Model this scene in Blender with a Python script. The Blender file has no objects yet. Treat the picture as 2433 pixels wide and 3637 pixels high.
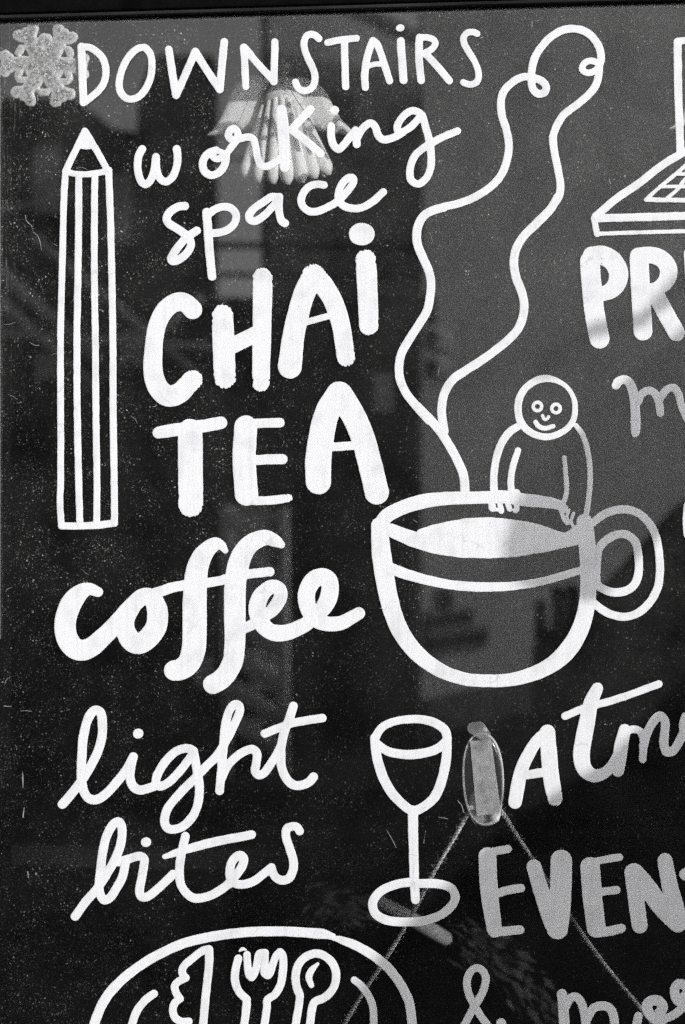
import bpy, bmesh, math, random
import numpy as np
from mathutils import Vector, Matrix

random.seed(7)
rng = np.random.default_rng(7)
SC = bpy.context.scene
COL = SC.collection
R = math.radians

# ------------------------------------------------------------------ camera
# glass plane is y = 0, the street is y < 0, the shop interior y > 0, pavement z = 0
CAM = Vector((0.0, -1.09, 1.5))
YAW = R(4.6)
FPX = 50.0 / 36.0 * 3637.0                       # focal length in photo pixels
CX, CY = 1216.5, 1818.5
FWD = Vector((-math.sin(YAW), math.cos(YAW), 0.0))
RGT = Vector((math.cos(YAW), math.sin(YAW), 0.0))
cam_d = bpy.data.cameras.new('camera')
cam_d.sensor_fit = 'VERTICAL'
cam_d.sensor_height = 36.0
cam_d.sensor_width = 24.08
cam_d.lens = 50.0
cam_d.clip_start = 0.02
cam_d.clip_end = 400.0
cam_d.dof.use_dof = True
cam_d.dof.focus_distance = 1.09 / math.cos(YAW)
cam_d.dof.aperture_fstop = 5.6
cam = bpy.data.objects.new('camera', cam_d)
COL.objects.link(cam)
cam.location = CAM
cam.rotation_euler = (R(90), 0, YAW)
SC.camera = cam

# ------------------------------------------------------------------ light
AZ, EL = R(46), R(12.5)                             # sun: to the right of the window's outward normal, low winter sun
SUN = Vector((math.sin(AZ) * math.cos(EL), -math.cos(AZ) * math.cos(EL), math.sin(EL)))
w = bpy.data.worlds.new('World')
SC.world = w
w.use_nodes = True
nt = w.node_tree
nt.nodes.clear()
sky_n = nt.nodes.new('ShaderNodeTexSky')
sky_n.sky_type = 'NISHITA'
sky_n.sun_disc = False
sky_n.sun_elevation = EL
sky_n.sun_rotation = math.atan2(SUN.x, SUN.y)
sky_n.air_density = 1.0
sky_n.dust_density = 3.0
bw = nt.nodes.new('ShaderNodeRGBToBW')            # black and white photograph
bg = nt.nodes.new('ShaderNodeBackground')
bg.inputs['Strength'].default_value = 0.134
wo = nt.nodes.new('ShaderNodeOutputWorld')
nt.links.new(sky_n.outputs[0], bw.inputs[0])
nt.links.new(bw.outputs[0], bg.inputs['Color'])
nt.links.new(bg.outputs[0], wo.inputs['Surface'])
sun_d = bpy.data.lights.new('sun', 'SUN')
sun_d.energy = 2.0
sun_d.angle = R(0.53)
sun_d.color = (1.0, 0.995, 0.985)
sun = bpy.data.objects.new('sun', sun_d)
COL.objects.link(sun)
sun.rotation_euler = SUN.to_track_quat('Z', 'Y').to_euler()
sun.location = (6, -6, 6)
SC.view_settings.view_transform = 'Standard'
SC.view_settings.look = 'None'
SC.view_settings.exposure = 0.38
SC.view_settings.gamma = 1.0
SC.cycles.max_bounces = 6
SC.cycles.diffuse_bounces = 3
SC.cycles.glossy_bounces = 4
SC.cycles.transparent_max_bounces = 24
SC.cycles.caustics_reflective = False
SC.cycles.caustics_refractive = False
SC.cycles.sample_clamp_indirect = 6.0
SC.cycles.use_denoising = False

# ------------------------------------------------------------------ mapping
def ray(px, py):
    return FWD + RGT * ((px - CX) / FPX) + Vector((0, 0, 1)) * (-(py - CY) / FPX)

def P3(px, py, d):
    """point on the line of sight of photo pixel (px, py) at y = d"""
    r = ray(px, py)
    return CAM + r * ((d - CAM.y) / r.y)

def RX(px, py, Y):
    """street point whose mirror image in the glass is seen at (px, py), Y metres in front of the glass"""
    p = P3(px, py, Y)
    return Vector((p.x, -Y, p.z))

def glass_xz(px, py, d=0.0):
    xc = (px - CX) / FPX
    zc = -(py - CY) / FPX
    dx = FWD.x + RGT.x * xc
    dy = FWD.y + RGT.y * xc
    t = (d - CAM.y) / dy
    return CAM.x + dx * t, CAM.z + zc * t

# ------------------------------------------------------------------ materials
def newmat(name):
    m = bpy.data.materials.new(name)
    m.use_nodes = True
    m.node_tree.nodes.clear()
    return m, m.node_tree.nodes, m.node_tree.links

def math_n(N, L, op, a, b=None, clamp=False):
    n = N.new('ShaderNodeMath')
    n.operation = op
    n.use_clamp = clamp
    for i, v in enumerate((a, b)):
        if v is None:
            continue
        if isinstance(v, (int, float)):
            n.inputs[i].default_value = v
        else:
            L.new(v, n.inputs[i])
    return n.outputs[0]

def ramp(N, L, src, lo, hi, a=0.0, b=1.0):
    n = N.new('ShaderNodeMapRange')
    n.clamp = True
    L.new(src, n.inputs[0])
    for i, v in enumerate((lo, hi, a, b)):
        n.inputs[i + 1].default_value = v
    return n.outputs[0]

def noise_n(N, L, vec, scale, detail=3.0, rough=0.55):
    n = N.new('ShaderNodeTexNoise')
    n.inputs['Scale'].default_value = scale
    n.inputs['Detail'].default_value = detail
    n.inputs['Roughness'].default_value = rough
    L.new(vec, n.inputs['Vector'])
    return n.outputs['Fac']

def mapping_n(N, L, vec, scale):
    n = N.new('ShaderNodeMapping')
    n.inputs['Scale'].default_value = scale
    L.new(vec, n.inputs['Vector'])
    return n.outputs[0]

def plain(name, c, rough=0.6, scale=30.0, var=0.15, bump=0.0, spec=0.3, stretch=(1, 1, 1)):
    """matt surface whose grey varies a little with a noise"""
    m, N, L = newmat(name)
    out = N.new('ShaderNodeOutputMaterial')
    b = N.new('ShaderNodeBsdfPrincipled')
    tc = N.new('ShaderNodeTexCoord')
    v = mapping_n(N, L, tc.outputs['Object'], stretch)
    f = noise_n(N, L, v, scale, 5.0)
    g = ramp(N, L, f, 0.3, 0.7, c * (1 - var), c * (1 + var))
    L.new(g, b.inputs['Base Color'])
    b.inputs['Roughness'].default_value = rough
    b.inputs['Specular IOR Level'].default_value = spec
    if bump:
        bn = N.new('ShaderNodeBump')
        bn.inputs['Strength'].default_value = bump
        bn.inputs['Distance'].default_value = 0.002
        L.new(f, bn.inputs['Height'])
        L.new(bn.outputs[0], b.inputs['Normal'])
    L.new(b.outputs[0], out.inputs['Surface'])
    return m

def paint_mat(name, base=0.86):
    """white marker paint: faint strokes along the brush, pin-pricks and hairline cracks, a fine film of grain"""
    m, N, L = newmat(name)
    out = N.new('ShaderNodeOutputMaterial')
    b = N.new('ShaderNodeBsdfPrincipled')
    tc = N.new('ShaderNodeTexCoord')
    o = tc.outputs['Object']
    streak = noise_n(N, L, mapping_n(N, L, o, (1.0, 1.0, 0.06)), 330.0, 2.0)
    g1 = ramp(N, L, streak, 0.28, 0.52, 0.92, 1.0)
    grain = noise_n(N, L, o, 2600.0, 2.0)
    g2 = ramp(N, L, grain, 0.25, 0.75, 0.99, 1.01)
    blot = noise_n(N, L, o, 55.0, 4.0)
    g3 = ramp(N, L, blot, 0.30, 0.50, 0.86, 1.0)
    # pin-holes: a few per letter, gathered in places
    vo = N.new('ShaderNodeTexVoronoi')
    vo.inputs['Scale'].default_value = 420.0
    L.new(o, vo.inputs['Vector'])
    hole = ramp(N, L, vo.outputs['Distance'], 0.10, 0.22, 0.0, 1.0)
    where = ramp(N, L, noise_n(N, L, o, 70.0, 2.0), 0.60, 0.66, 0.0, 1.0)
    sep = N.new('ShaderNodeSeparateColor')
    L.new(vo.outputs['Color'], sep.inputs[0])
    pick = math_n(N, L, 'GREATER_THAN', sep.outputs[0], 0.80)
    hm = math_n(N, L, 'MULTIPLY', math_n(N, L, 'SUBTRACT', 1.0, hole), math_n(N, L, 'MULTIPLY', where, pick))
    # hairline cracks
    v2 = N.new('ShaderNodeTexVoronoi')
    v2.feature = 'DISTANCE_TO_EDGE'
    v2.inputs['Scale'].default_value = 26.0
    nz = N.new('ShaderNodeTexNoise')
    nz.inputs['Scale'].default_value = 60.0
    L.new(o, nz.inputs['Vector'])
    va = N.new('ShaderNodeVectorMath')
    va.operation = 'MULTIPLY_ADD'
    L.new(nz.outputs['Color'], va.inputs[0])
    va.inputs[1].default_value = (0.02, 0.02, 0.02)
    L.new(o, va.inputs[2])
    L.new(va.outputs[0], v2.inputs['Vector'])
    cr = ramp(N, L, v2.outputs['Distance'], 0.0, 0.014, 1.0, 0.0)
    cw = ramp(N, L, noise_n(N, L, o, 18.0, 2.0), 0.56, 0.60, 0.0, 1.0)
    cm = math_n(N, L, 'MULTIPLY', cr, cw)
    dark = math_n(N, L, 'MAXIMUM', math_n(N, L, 'MULTIPLY', hm, 0.75), math_n(N, L, 'MULTIPLY', cm, 0.20))
    v = math_n(N, L, 'MULTIPLY', math_n(N, L, 'MULTIPLY', g1, g2), math_n(N, L, 'MULTIPLY', g3, base))
    v = math_n(N, L, 'MULTIPLY', v, math_n(N, L, 'SUBTRACT', 1.0, dark))
    cc = N.new('ShaderNodeCombineColor')
    L.new(math_n(N, L, 'MULTIPLY', v, 0.992), cc.inputs[0])
    L.new(math_n(N, L, 'MULTIPLY', v, 0.990), cc.inputs[1])
    L.new(math_n(N, L, 'MULTIPLY', v, 1.012), cc.inputs[2])
    L.new(cc.outputs[0], b.inputs['Base Color'])
    b.inputs['Roughness'].default_value = 0.75
    b.inputs['Specular IOR Level'].default_value = 0.15
    L.new(b.outputs[0], out.inputs['Surface'])
    return m

def pane_mat():
    """thin clear pane: transparent + mirror reflection by angle, with a film of dust and specks of dirt"""
    m, N, L = newmat('dusty_glass')
    out = N.new('ShaderNodeOutputMaterial')
    geo = N.new('ShaderNodeNewGeometry')
    tc = N.new('ShaderNodeTexCoord')
    o = tc.outputs['Object']
    dp = N.new('ShaderNodeVectorMath')
    dp.operation = 'DOT_PRODUCT'
    L.new(geo.outputs['Normal'], dp.inputs[0])
    L.new(geo.outputs['Incoming'], dp.inputs[1])
    c = math_n(N, L, 'ABSOLUTE', dp.outputs['Value'])
    fr = math_n(N, L, 'POWER', math_n(N, L, 'SUBTRACT', 1.0, c, True), 5.0)
    F0 = 0.095
    fr = math_n(N, L, 'ADD', math_n(N, L, 'MULTIPLY', fr, 1 - F0), F0)
    tr = N.new('ShaderNodeBsdfTransparent')
    tr.inputs['Color'].default_value = (0.99, 0.99, 0.99, 1)
    gl = N.new('ShaderNodeBsdfGlossy')
    gl.inputs['Roughness'].default_value = 0.0
    gl.inputs['Color'].default_value = (1, 1, 1, 1)
    mx = N.new('ShaderNodeMixShader')
    L.new(fr, mx.inputs[0])
    L.new(tr.outputs[0], mx.inputs[1])
    L.new(gl.outputs[0], mx.inputs[2])
    # dirt
    sx = N.new('ShaderNodeSeparateXYZ')
    L.new(o, sx.inputs[0])
    up = ramp(N, L, sx.outputs['Z'], -0.36, 0.40, 0.16, 1.0)          # more dust towards the top of the pane
    lf = ramp(N, L, sx.outputs['X'], -0.38, -0.10, 1.0, 0.0)          # and along its left edge
    cloud = noise_n(N, L, o, 14.0, 5.0, 0.6)
    cloud_s = ramp(N, L, cloud, 0.35, 0.68, 0.35, 1.0)
    wob = N.new('ShaderNodeTexNoise')
    wob.inputs['Scale'].default_value = 900.0
    wob.inputs['Detail'].default_value = 2.0
    L.new(o, wob.inputs['Vector'])
    wv = N.new('ShaderNodeVectorMath')
    wv.operation = 'MULTIPLY_ADD'
    L.new(wob.outputs['Color'], wv.inputs[0])
    wv.inputs[1].default_value = (0.0012, 0.0012, 0.0012)
    L.new(o, wv.inputs[2])
    def specks(scale, rmin, rmax, power, thr, soft):
        vo = N.new('ShaderNodeTexVoronoi')
        vo.inputs['Scale'].default_value = scale
        vo.inputs['Randomness'].default_value = 1.0
        L.new(wv.outputs[0], vo.inputs['Vector'])
        sp = N.new('ShaderNodeSeparateColor')
        L.new(vo.outputs['Color'], sp.inputs[0])
        rr = math_n(N, L, 'POWER', sp.outputs[0], power)
        rad = ramp(N, L, rr, 0.0, 1.0, rmin, rmax)
        d = math_n(N, L, 'SUBTRACT', rad, vo.outputs['Distance'])
        msk = ramp(N, L, d, -soft * 0.3, soft, 0.0, 1.0)
        keep = math_n(N, L, 'GREATER_THAN', sp.outputs[1], thr)
        bri = ramp(N, L, math_n(N, L, 'POWER', sp.outputs[2], 1.6), 0.0, 1.0, 0.10, 1.0)
        return math_n(N, L, 'MULTIPLY', math_n(N, L, 'MULTIPLY', msk, keep), bri)
    s1 = specks(170.0, 0.03, 0.125, 2.0, 0.30, 0.03)
    s2 = specks(400.0, 0.06, 0.30, 1.5, 0.30, 0.06)
    s4 = specks(800.0, 0.10, 0.42, 1.2, 0.35, 0.10)
    s3 = specks(80.0, 0.01, 0.036, 2.0, 0.45, 0.010)
    clump = ramp(N, L, noise_n(N, L, o, 48.0, 4.0, 0.7), 0.42, 0.66, 0.12, 1.25)
    dens = math_n(N, L, 'MULTIPLY', math_n(N, L, 'MULTIPLY', cloud_s, clump), math_n(N, L, 'ADD', math_n(N, L, 'MULTIPLY', up, 0.8), math_n(N, L, 'MULTIPLY', lf, 0.55)))
    sp = math_n(N, L, 'ADD', math_n(N, L, 'MULTIPLY', s1, 1.0), math_n(N, L, 'MULTIPLY', s2, 1.0))
    sp = math_n(N, L, 'ADD', sp, math_n(N, L, 'MULTIPLY', s4, 0.34))
    sp = math_n(N, L, 'MULTIPLY', sp, dens)
    sp = math_n(N, L, 'ADD', sp, math_n(N, L, 'MULTIPLY', s3, 0.9))
    fine = noise_n(N, L, o, 1700.0, 3.0, 0.7)                         # fine film of dust
    fine_s = ramp(N, L, fine, 0.30, 0.75, 0.3, 1.7)
    rt = ramp(N, L, sx.outputs['X'], -0.10, 0.16, 1.0, 2.0)             # and a thicker film on the right half
    veil = math_n(N, L, 'MULTIPLY', math_n(N, L, 'MULTIPLY', fine_s, math_n(N, L, 'MULTIPLY', up, rt)), ramp(N, L, cloud, 0.30, 0.70, 0.004, 0.020))
    # vertical wipe marks by the left edge
    wipe = noise_n(N, L, mapping_n(N, L, o, (1.0, 1.0, 0.02)), 700.0, 3.0, 0.7)
    edge = ramp(N, L, sx.outputs['X'], -0.352, -0.335, 1.0, 0.0)
    edge = math_n(N, L, 'MULTIPLY', edge, ramp(N, L, sx.outputs['Z'], 0.02, 0.26, 0.0, 1.0))
    wp = math_n(N, L, 'MULTIPLY', math_n(N, L, 'MULTIPLY', ramp(N, L, wipe, 0.55, 0.72, 0.0, 0.30), edge), ramp(N, L, noise_n(N, L, o, 260.0, 3.0), 0.45, 0.65, 0.1, 1.0))
    fac = math_n(N, L, 'ADD', math_n(N, L, 'ADD', sp, veil), wp, True)
    df = N.new('ShaderNodeBsdfDiffuse')
    df.inputs['Color'].default_value = (0.80, 0.79, 0.78, 1)
    m2 = N.new('ShaderNodeMixShader')
    L.new(fac, m2.inputs[0])
    L.new(mx.outputs[0], m2.inputs[1])
    L.new(df.outputs[0], m2.inputs[2])
    L.new(m2.outputs[0], out.inputs['Surface'])
    return m

def clear_plastic(name, haze, f0=0.10, tint=0.93, rough=0.08, bump=0.0):
    """clear plastic: transparent, shiny, with a little milky haze that thickens towards its edges"""
    m, N, L = newmat(name)
    out = N.new('ShaderNodeOutputMaterial')
    geo = N.new('ShaderNodeNewGeometry')
    tc = N.new('ShaderNodeTexCoord')
    o = tc.outputs['Object']
    dp = N.new('ShaderNodeVectorMath')
    dp.operation = 'DOT_PRODUCT'
    L.new(geo.outputs['Normal'], dp.inputs[0])
    L.new(geo.outputs['Incoming'], dp.inputs[1])
    c = math_n(N, L, 'ABSOLUTE', dp.outputs['Value'])
    k = math_n(N, L, 'SUBTRACT', 1.0, c, True)
    fr = math_n(N, L, 'ADD', math_n(N, L, 'MULTIPLY', math_n(N, L, 'POWER', k, 4.0), 0.8), f0, True)
    tr = N.new('ShaderNodeBsdfTransparent')
    tr.inputs['Color'].default_value = (tint, tint, tint, 1)
    gl = N.new('ShaderNodeBsdfGlossy')
    gl.inputs['Roughness'].default_value = rough
    mx = N.new('ShaderNodeMixShader')
    L.new(fr, mx.inputs[0]); L.new(tr.outputs[0], mx.inputs[1]); L.new(gl.outputs[0], mx.inputs[2])
    n1 = noise_n(N, L, o, 120.0, 4.0)
    hz = math_n(N, L, 'MULTIPLY', ramp(N, L, n1, 0.3, 0.7, 0.6, 1.4), haze)
    hz = math_n(N, L, 'ADD', hz, math_n(N, L, 'MULTIPLY', math_n(N, L, 'POWER', k, 1.6), 0.9), True)
    df = N.new('ShaderNodeBsdfDiffuse')
    df.inputs['Color'].default_value = (0.86, 0.85, 0.86, 1)
    m2 = N.new('ShaderNodeMixShader')
    L.new(hz, m2.inputs[0]); L.new(mx.outputs[0], m2.inputs[1]); L.new(df.outputs[0], m2.inputs[2])
    if bump:
        bn = N.new('ShaderNodeBump')
        bn.inputs['Strength'].default_value = bump
        bn.inputs['Distance'].default_value = 0.001
        L.new(n1, bn.inputs['Height'])
        L.new(bn.outputs[0], gl.inputs['Normal'])
    L.new(m2.outputs[0], out.inputs['Surface'])
    return m

def glitter_mat():
    m, N, L = newmat('glitter_gel')
    out = N.new('ShaderNodeOutputMaterial')
    tc = N.new('ShaderNodeTexCoord')
    o = tc.outputs['Object']
    at = N.new('ShaderNodeAttribute')
    at.attribute_name = 'inside'                                     # 0 at the rim, 1 along the middle of the arms
    vo = N.new('ShaderNodeTexVoronoi')
    vo.inputs['Scale'].default_value = 900.0
    L.new(o, vo.inputs['Vector'])
    sp = N.new('ShaderNodeSeparateColor')
    L.new(vo.outputs['Color'], sp.inputs[0])
    amount = ramp(N, L, at.outputs['Fac'], 0.30, 0.62, 0.0, 1.0)
    cl = ramp(N, L, noise_n(N, L, o, 260.0, 3.0), 0.35, 0.6, 0.35, 1.0)
    amount = math_n(N, L, 'MULTIPLY', amount, cl)
    v = math_n(N, L, 'POWER', sp.outputs[0], 2.8)
    flake = ramp(N, L, v, 0.0, 0.8, 0.07, 1.0)
    mixv = N.new('ShaderNodeMix')
    mixv.data_type = 'FLOAT'
    L.new(amount, mixv.inputs[0]); mixv.inputs[2].default_value = 0.74; L.new(flake, mixv.inputs[3])
    df = N.new('ShaderNodeBsdfPrincipled')
    L.new(mixv.outputs[0], df.inputs['Base Color'])
    df.inputs['Roughness'].default_value = 0.4
    tr = N.new('ShaderNodeBsdfTransparent')
    mx = N.new('ShaderNodeMixShader')
    milky = ramp(N, L, at.outputs['Fac'], 0.0, 0.50, 0.90, 0.66)
    op = math_n(N, L, 'MAXIMUM', milky, math_n(N, L, 'MULTIPLY', amount, 0.85))
    L.new(op, mx.inputs[0]); L.new(tr.outputs[0], mx.inputs[1]); L.new(df.outputs[0], mx.inputs[2])
    L.new(mx.outputs[0], out.inputs['Surface'])
    return m

M_PAINT = paint_mat('white_paint')
M_PANE = pane_mat()
M_FRAME = plain('black_frame_paint', 0.004, 0.8, 60, 0.4, 0.3, 0.02)
M_BEAD = plain('dark_bead_paint', 0.035, 0.7, 80, 0.4, 0.2, 0.05, (0.2, 1, 1))
M_GASKET = plain('grey_gasket', 0.26, 0.8, 90, 0.35, 0.2, 0.05, (0.2, 1, 1))
M_SEAL = plain('pale_sealant', 0.42, 0.7, 120, 0.3, 0.3, 0.2)
M_DUST = plain('lint', 0.32, 0.9, 400, 0.2)
M_WHITE = plain('white_bisque', 0.88, 0.75, 300, 0.04, 0.1, 0.15)
M_WIRE = plain('dark_wire', 0.05, 0.5, 200, 0.3)
M_TWINE = plain('jute_twine', 0.60, 0.95, 350, 0.6, 0.6, 0.05)
M_ROOM = plain('dark_room_paint', 0.006, 0.9, 3, 0.3, 0.0, 0.03)
M_FLOOR = plain('dark_floor_boards', 0.008, 0.9, 6, 0.4, 0.0, 0.03)
M_STICK = plain('grey_stick', 0.22, 0.7, 120, 0.3, 0.2, 0.2, (0.2, 1, 1))
M_LEAFDRY = plain('dry_leaf', 0.018, 0.8, 200, 0.6)
M_ASPHALT = plain('asphalt', 0.014, 0.9, 8, 0.3, 0.4, 0.03)
M_PAVE = plain('paving', 0.02, 0.9, 5, 0.25, 0.3, 0.03)
M_PALE = plain('pale_render', 0.46, 0.85, 1.2, 0.10, 0.2)
M_WHITEW = plain('white_wash', 0.72, 0.85, 0.8, 0.08, 0.2)
M_PALE2 = plain('grey_render', 0.78, 0.85, 0.8, 0.12, 0.2)
M_DARKB = plain('dark_brick', 0.050, 0.85, 2.0, 0.5, 0.3)
M_SLATE = plain('slate_roof', 0.04, 0.7, 4.0, 0.3)
M_GLASSD = plain('dark_window_pane', 0.03, 0.15, 2.0, 0.3)
M_CURTAIN = plain('pale_curtain', 0.80, 0.9, 3.0, 0.2)
M_BARK = plain('bark', 0.05, 0.9, 20, 0.4)
M_LEAF = plain('leaf', 0.035, 0.7, 12, 0.4)
M_PALETUBE = plain('pale_tube', 0.85, 0.6, 6, 0.2)
M_METAL = plain('scaffold_tube', 0.06, 0.5, 10, 0.3)
M_CASTER = plain('shade_sheet', 0.62, 0.9, 40, 0.15)  # pale sheet of the added lower shade caster
M_SHOP = plain('shopfront_paint', 0.035, 0.5, 8, 0.2)

# ------------------------------------------------------------------ object helpers
def link(name, mesh, parent=None):
    o = bpy.data.objects.new(name, mesh)
    COL.objects.link(o)
    if parent is not None:
        o.parent = parent
    return o

def empty(name, loc=(0, 0, 0), parent=None):
    o = bpy.data.objects.new(name, None)
    o.empty_display_size = 0.02
    COL.objects.link(o)
    if parent is not None:
        o.parent = parent
    o.location = loc
    return o

def tag(o, label=None, cat=None, group=None, kind=None):
    for k, v in (('label', label), ('category', cat), ('group', group), ('kind', kind)):
        if v:
            o[k] = v
    return o

def rel(o, parent):
    """keep a world-space mesh in place under a moved parent"""
    o.matrix_parent_inverse = Matrix.Translation(parent.location).inverted()

def finish(name, bm, mat, parent=None, smooth=False):
    me = bpy.data.meshes.new(name)
    bm.normal_update()
    bm.to_mesh(me)
    bm.free()
    if smooth:
        me.polygons.foreach_set('use_smooth', [True] * len(me.polygons))
    me.materials.append(mat)
    o = link(name, me, parent)
    if parent is not None:
        rel(o, parent)
    return o

def bm_box(bm, x0, x1, y0, y1, z0, z1, bevel=0.0):
    r = bmesh.ops.create_cube(bm, size=1.0)
    for v in r['verts']:
        v.co = Vector((x0 + (v.co.x + .5) * (x1 - x0), y0 + (v.co.y + .5) * (y1 - y0), z0 + (v.co.z + .5) * (z1 - z0)))
    if bevel:
        es = {e for v in r['verts'] for e in v.link_edges}
        bmesh.ops.bevel(bm, geom=list(es), offset=bevel, segments=2, affect='EDGES', profile=0.5)

def box(name, mat, parent, x0, x1, y0, y1, z0, z1, bevel=0.0):
    bm = bmesh.new()
    bm_box(bm, min(x0, x1), max(x0, x1), min(y0, y1), max(y0, y1), min(z0, z1), max(z0, z1), bevel)
    return finish(name, bm, mat, parent)

def bm_tube(bm, pts, radii, n=10, cap=True):
    """round tube along points"""
    pts = [Vector(p) for p in pts]
    if isinstance(radii, (int, float)):
        radii = [radii] * len(pts)
    rings = []
    ref = Vector((0.13, 0.92, 0.37)).normalized()
    for i, p in enumerate(pts):
        t = (pts[min(i + 1, len(pts) - 1)] - pts[max(i - 1, 0)]).normalized()
        a = t.cross(ref).normalized()
        b = t.cross(a).normalized()
        rings.append([bm.verts.new(p + (a * math.cos(2 * math.pi * k / n) + b * math.sin(2 * math.pi * k / n)) * radii[i]) for k in range(n)])
    for i in range(len(rings) - 1):
        for k in range(n):
            bm.faces.new((rings[i][k], rings[i][(k + 1) % n], rings[i + 1][(k + 1) % n], rings[i + 1][k]))
    if cap:
        bm.faces.new(rings[0][::-1])
        bm.faces.new(rings[-1])
    return rings

# ------------------------------------------------------------------ painted shapes: union of brush strokes, contoured on a grid
def catmull(pts, step=7.0, closed=False):
    P = np.array(pts, float)
    if closed:
        P = np.vstack([P, P[:1]])
        ext = np.vstack([P[-2], P, P[1]])
    else:
        ext = np.vstack([2 * P[0] - P[1], P, 2 * P[-1] - P[-2]])
    out = []
    for i in range(1, len(ext) - 2):
        p0, p1, p2, p3 = ext[i - 1], ext[i], ext[i + 1], ext[i + 2]
        d = np.hypot(*(p2 - p1)[:2])
        n = max(2, int(d / step))
        # centripetal-like damping by chord length
        l0 = max(np.hypot(*(p1 - p0)[:2]), 1e-3); l1 = max(d, 1e-3); l2 = max(np.hypot(*(p3 - p2)[:2]), 1e-3)
        m1 = (p2 - p0) / (l0 + l1) * l1
        m2 = (p3 - p1) / (l1 + l2) * l1
        for k in range(n):
            t = k / n
            h = (2*t**3 - 3*t*t + 1, t**3 - 2*t*t + t, -2*t**3 + 3*t*t, t**3 - t*t)
            out.append(h[0]*p1 + h[1]*m1 + h[2]*p2 + h[3]*m2)
    out.append(P[-1])
    return np.array(out)

def S(crop, pts, w=50, closed=False, line=False, rough=0):
    """a brush stroke; crop = corner of an 800 px study of the photo, drawn at 1.96 times"""
    q = []
    for p in pts:
        q.append((crop[0] + p[0] / 1.96, crop[1] + p[1] / 1.96, (p[2] if len(p) > 2 else w) / 1.96 / 2))
    if closed and line:
        q.append(q[0])
    A = np.array(q) if line or len(q) < 3 else catmull(q, 4.0, closed)
    A[:, 2] = np.maximum(A[:, 2], 2.0)
    return ('s', A, rough)

def DOT(crop, x, y, rx, ry=None):
    ry = ry or rx
    return ('e', (crop[0] + x / 1.96, crop[1] + y / 1.96, rx / 1.96, ry / 1.96), 0)

def POLY(crop, pts):
    return ('p', np.array([(crop[0] + x / 1.96, crop[1] + y / 1.96) for x, y in pts]), 0)

def CUT(item):
    return ('cut', item, 0)

def vnoise(x, y, s, seed):
    """smooth value noise"""
    r = np.random.default_rng(seed)
    T = r.random((64, 64)) * 2 - 1
    x = x / s; y = y / s
    xi = np.floor(x).astype(int); yi = np.floor(y).astype(int)
    fx = x - xi; fy = y - yi
    fx = fx * fx * (3 - 2 * fx); fy = fy * fy * (3 - 2 * fy)
    a = T[xi % 64, yi % 64]; b = T[(xi + 1) % 64, yi % 64]; c = T[xi % 64, (yi + 1) % 64]; d = T[(xi + 1) % 64, (yi + 1) % 64]
    return (a * (1 - fx) + b * fx) * (1 - fy) + (c * (1 - fx) + d * fx) * fy

def sdf_of(items, gx, gy):
    X, Y = np.meshgrid(gx, gy, indexing='ij')
    D = np.full(X.shape, -1e3)
    st = gx[1] - gx[0]
    def bump(D, xa, xb, ya, yb, fn):
        i0 = max(0, int((xa - gx[0]) / st) - 1); i1 = min(len(gx), int((xb - gx[0]) / st) + 3)
        j0 = max(0, int((ya - gy[0]) / st) - 1); j1 = min(len(gy), int((yb - gy[0]) / st) + 3)
        if i0 >= i1 or j0 >= j1:
            return
        sl = (slice(i0, i1), slice(j0, j1))
        D[sl] = np.maximum(D[sl], fn(X[sl], Y[sl]))
    def draw(D, it):
        k, d = it[0], it[1]
        if k == 's':
            for a, b in zip(d[:-1], d[1:]):
                ab = b[:2] - a[:2]
                L2 = max(float(ab @ ab), 1e-9)
                m = max(a[2], b[2]) + 14
                def f(x, y):
                    t = np.clip(((x - a[0]) * ab[0] + (y - a[1]) * ab[1]) / L2, 0, 1)
                    return a[2] + (b[2] - a[2]) * t - np.hypot(x - a[0] - ab[0] * t, y - a[1] - ab[1] * t)
                bump(D, min(a[0], b[0]) - m, max(a[0], b[0]) + m, min(a[1], b[1]) - m, max(a[1], b[1]) + m, f)
        elif k == 'e':
            cx, cy, rx, ry = d
            bump(D, cx - rx - 14, cx + rx + 14, cy - ry - 14, cy + ry + 14,
                 lambda x, y: (1 - np.sqrt(((x - cx) / rx) ** 2 + ((y - cy) / ry) ** 2)) * min(rx, ry))
        elif k == 'p':
            x0, y0 = d.min(0); x1, y1 = d.max(0)
            def f(x, y):
                best = np.full(x.shape, 1e9); ins = np.zeros(x.shape, bool)
                for (ax, ay), (bx, by) in zip(d, np.roll(d, -1, 0)):
                    L2 = max((bx - ax) ** 2 + (by - ay) ** 2, 1e-9)
                    t = np.clip(((x - ax) * (bx - ax) + (y - ay) * (by - ay)) / L2, 0, 1)
                    best = np.minimum(best, np.hypot(x - ax - (bx - ax) * t, y - ay - (by - ay) * t))
                    cond = (ay > y) != (by > y)
                    with np.errstate(divide='ignore', invalid='ignore'):
                        xx = ax + (y - ay) * (bx - ax) / (by - ay if by != ay else 1e-9)
                    ins ^= cond & (x < xx)
                return np.where(ins, best, -best)
            bump(D, x0 - 14, x1 + 14, y0 - 14, y1 + 14, f)
    for it in items:
        if it[0] != 'cut':
            draw(D, it)
    for it in items:
        if it[0] == 's' and it[2]:                                   # dry, ragged brush ends
            for e, wch in ((it[1][0], 1), (it[1][-1], 2)):
                if not (it[2] & wch):
                    continue
                r = np.hypot(X - e[0], Y - e[1])
                near = np.clip((e[2] * 1.5 - r) / (e[2] * 0.6), 0, 1)
                D -= near * np.maximum(0, vnoise(X * 2.2, Y * 0.7, 7.0, int(e[0])) + 0.25) * 5.0
    for it in items:
        if it[0] == 'cut':
            C = np.full(X.shape, -1e3)
            draw(C, it[1])
            D = np.minimum(D, -C)
    return X, Y, D

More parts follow.
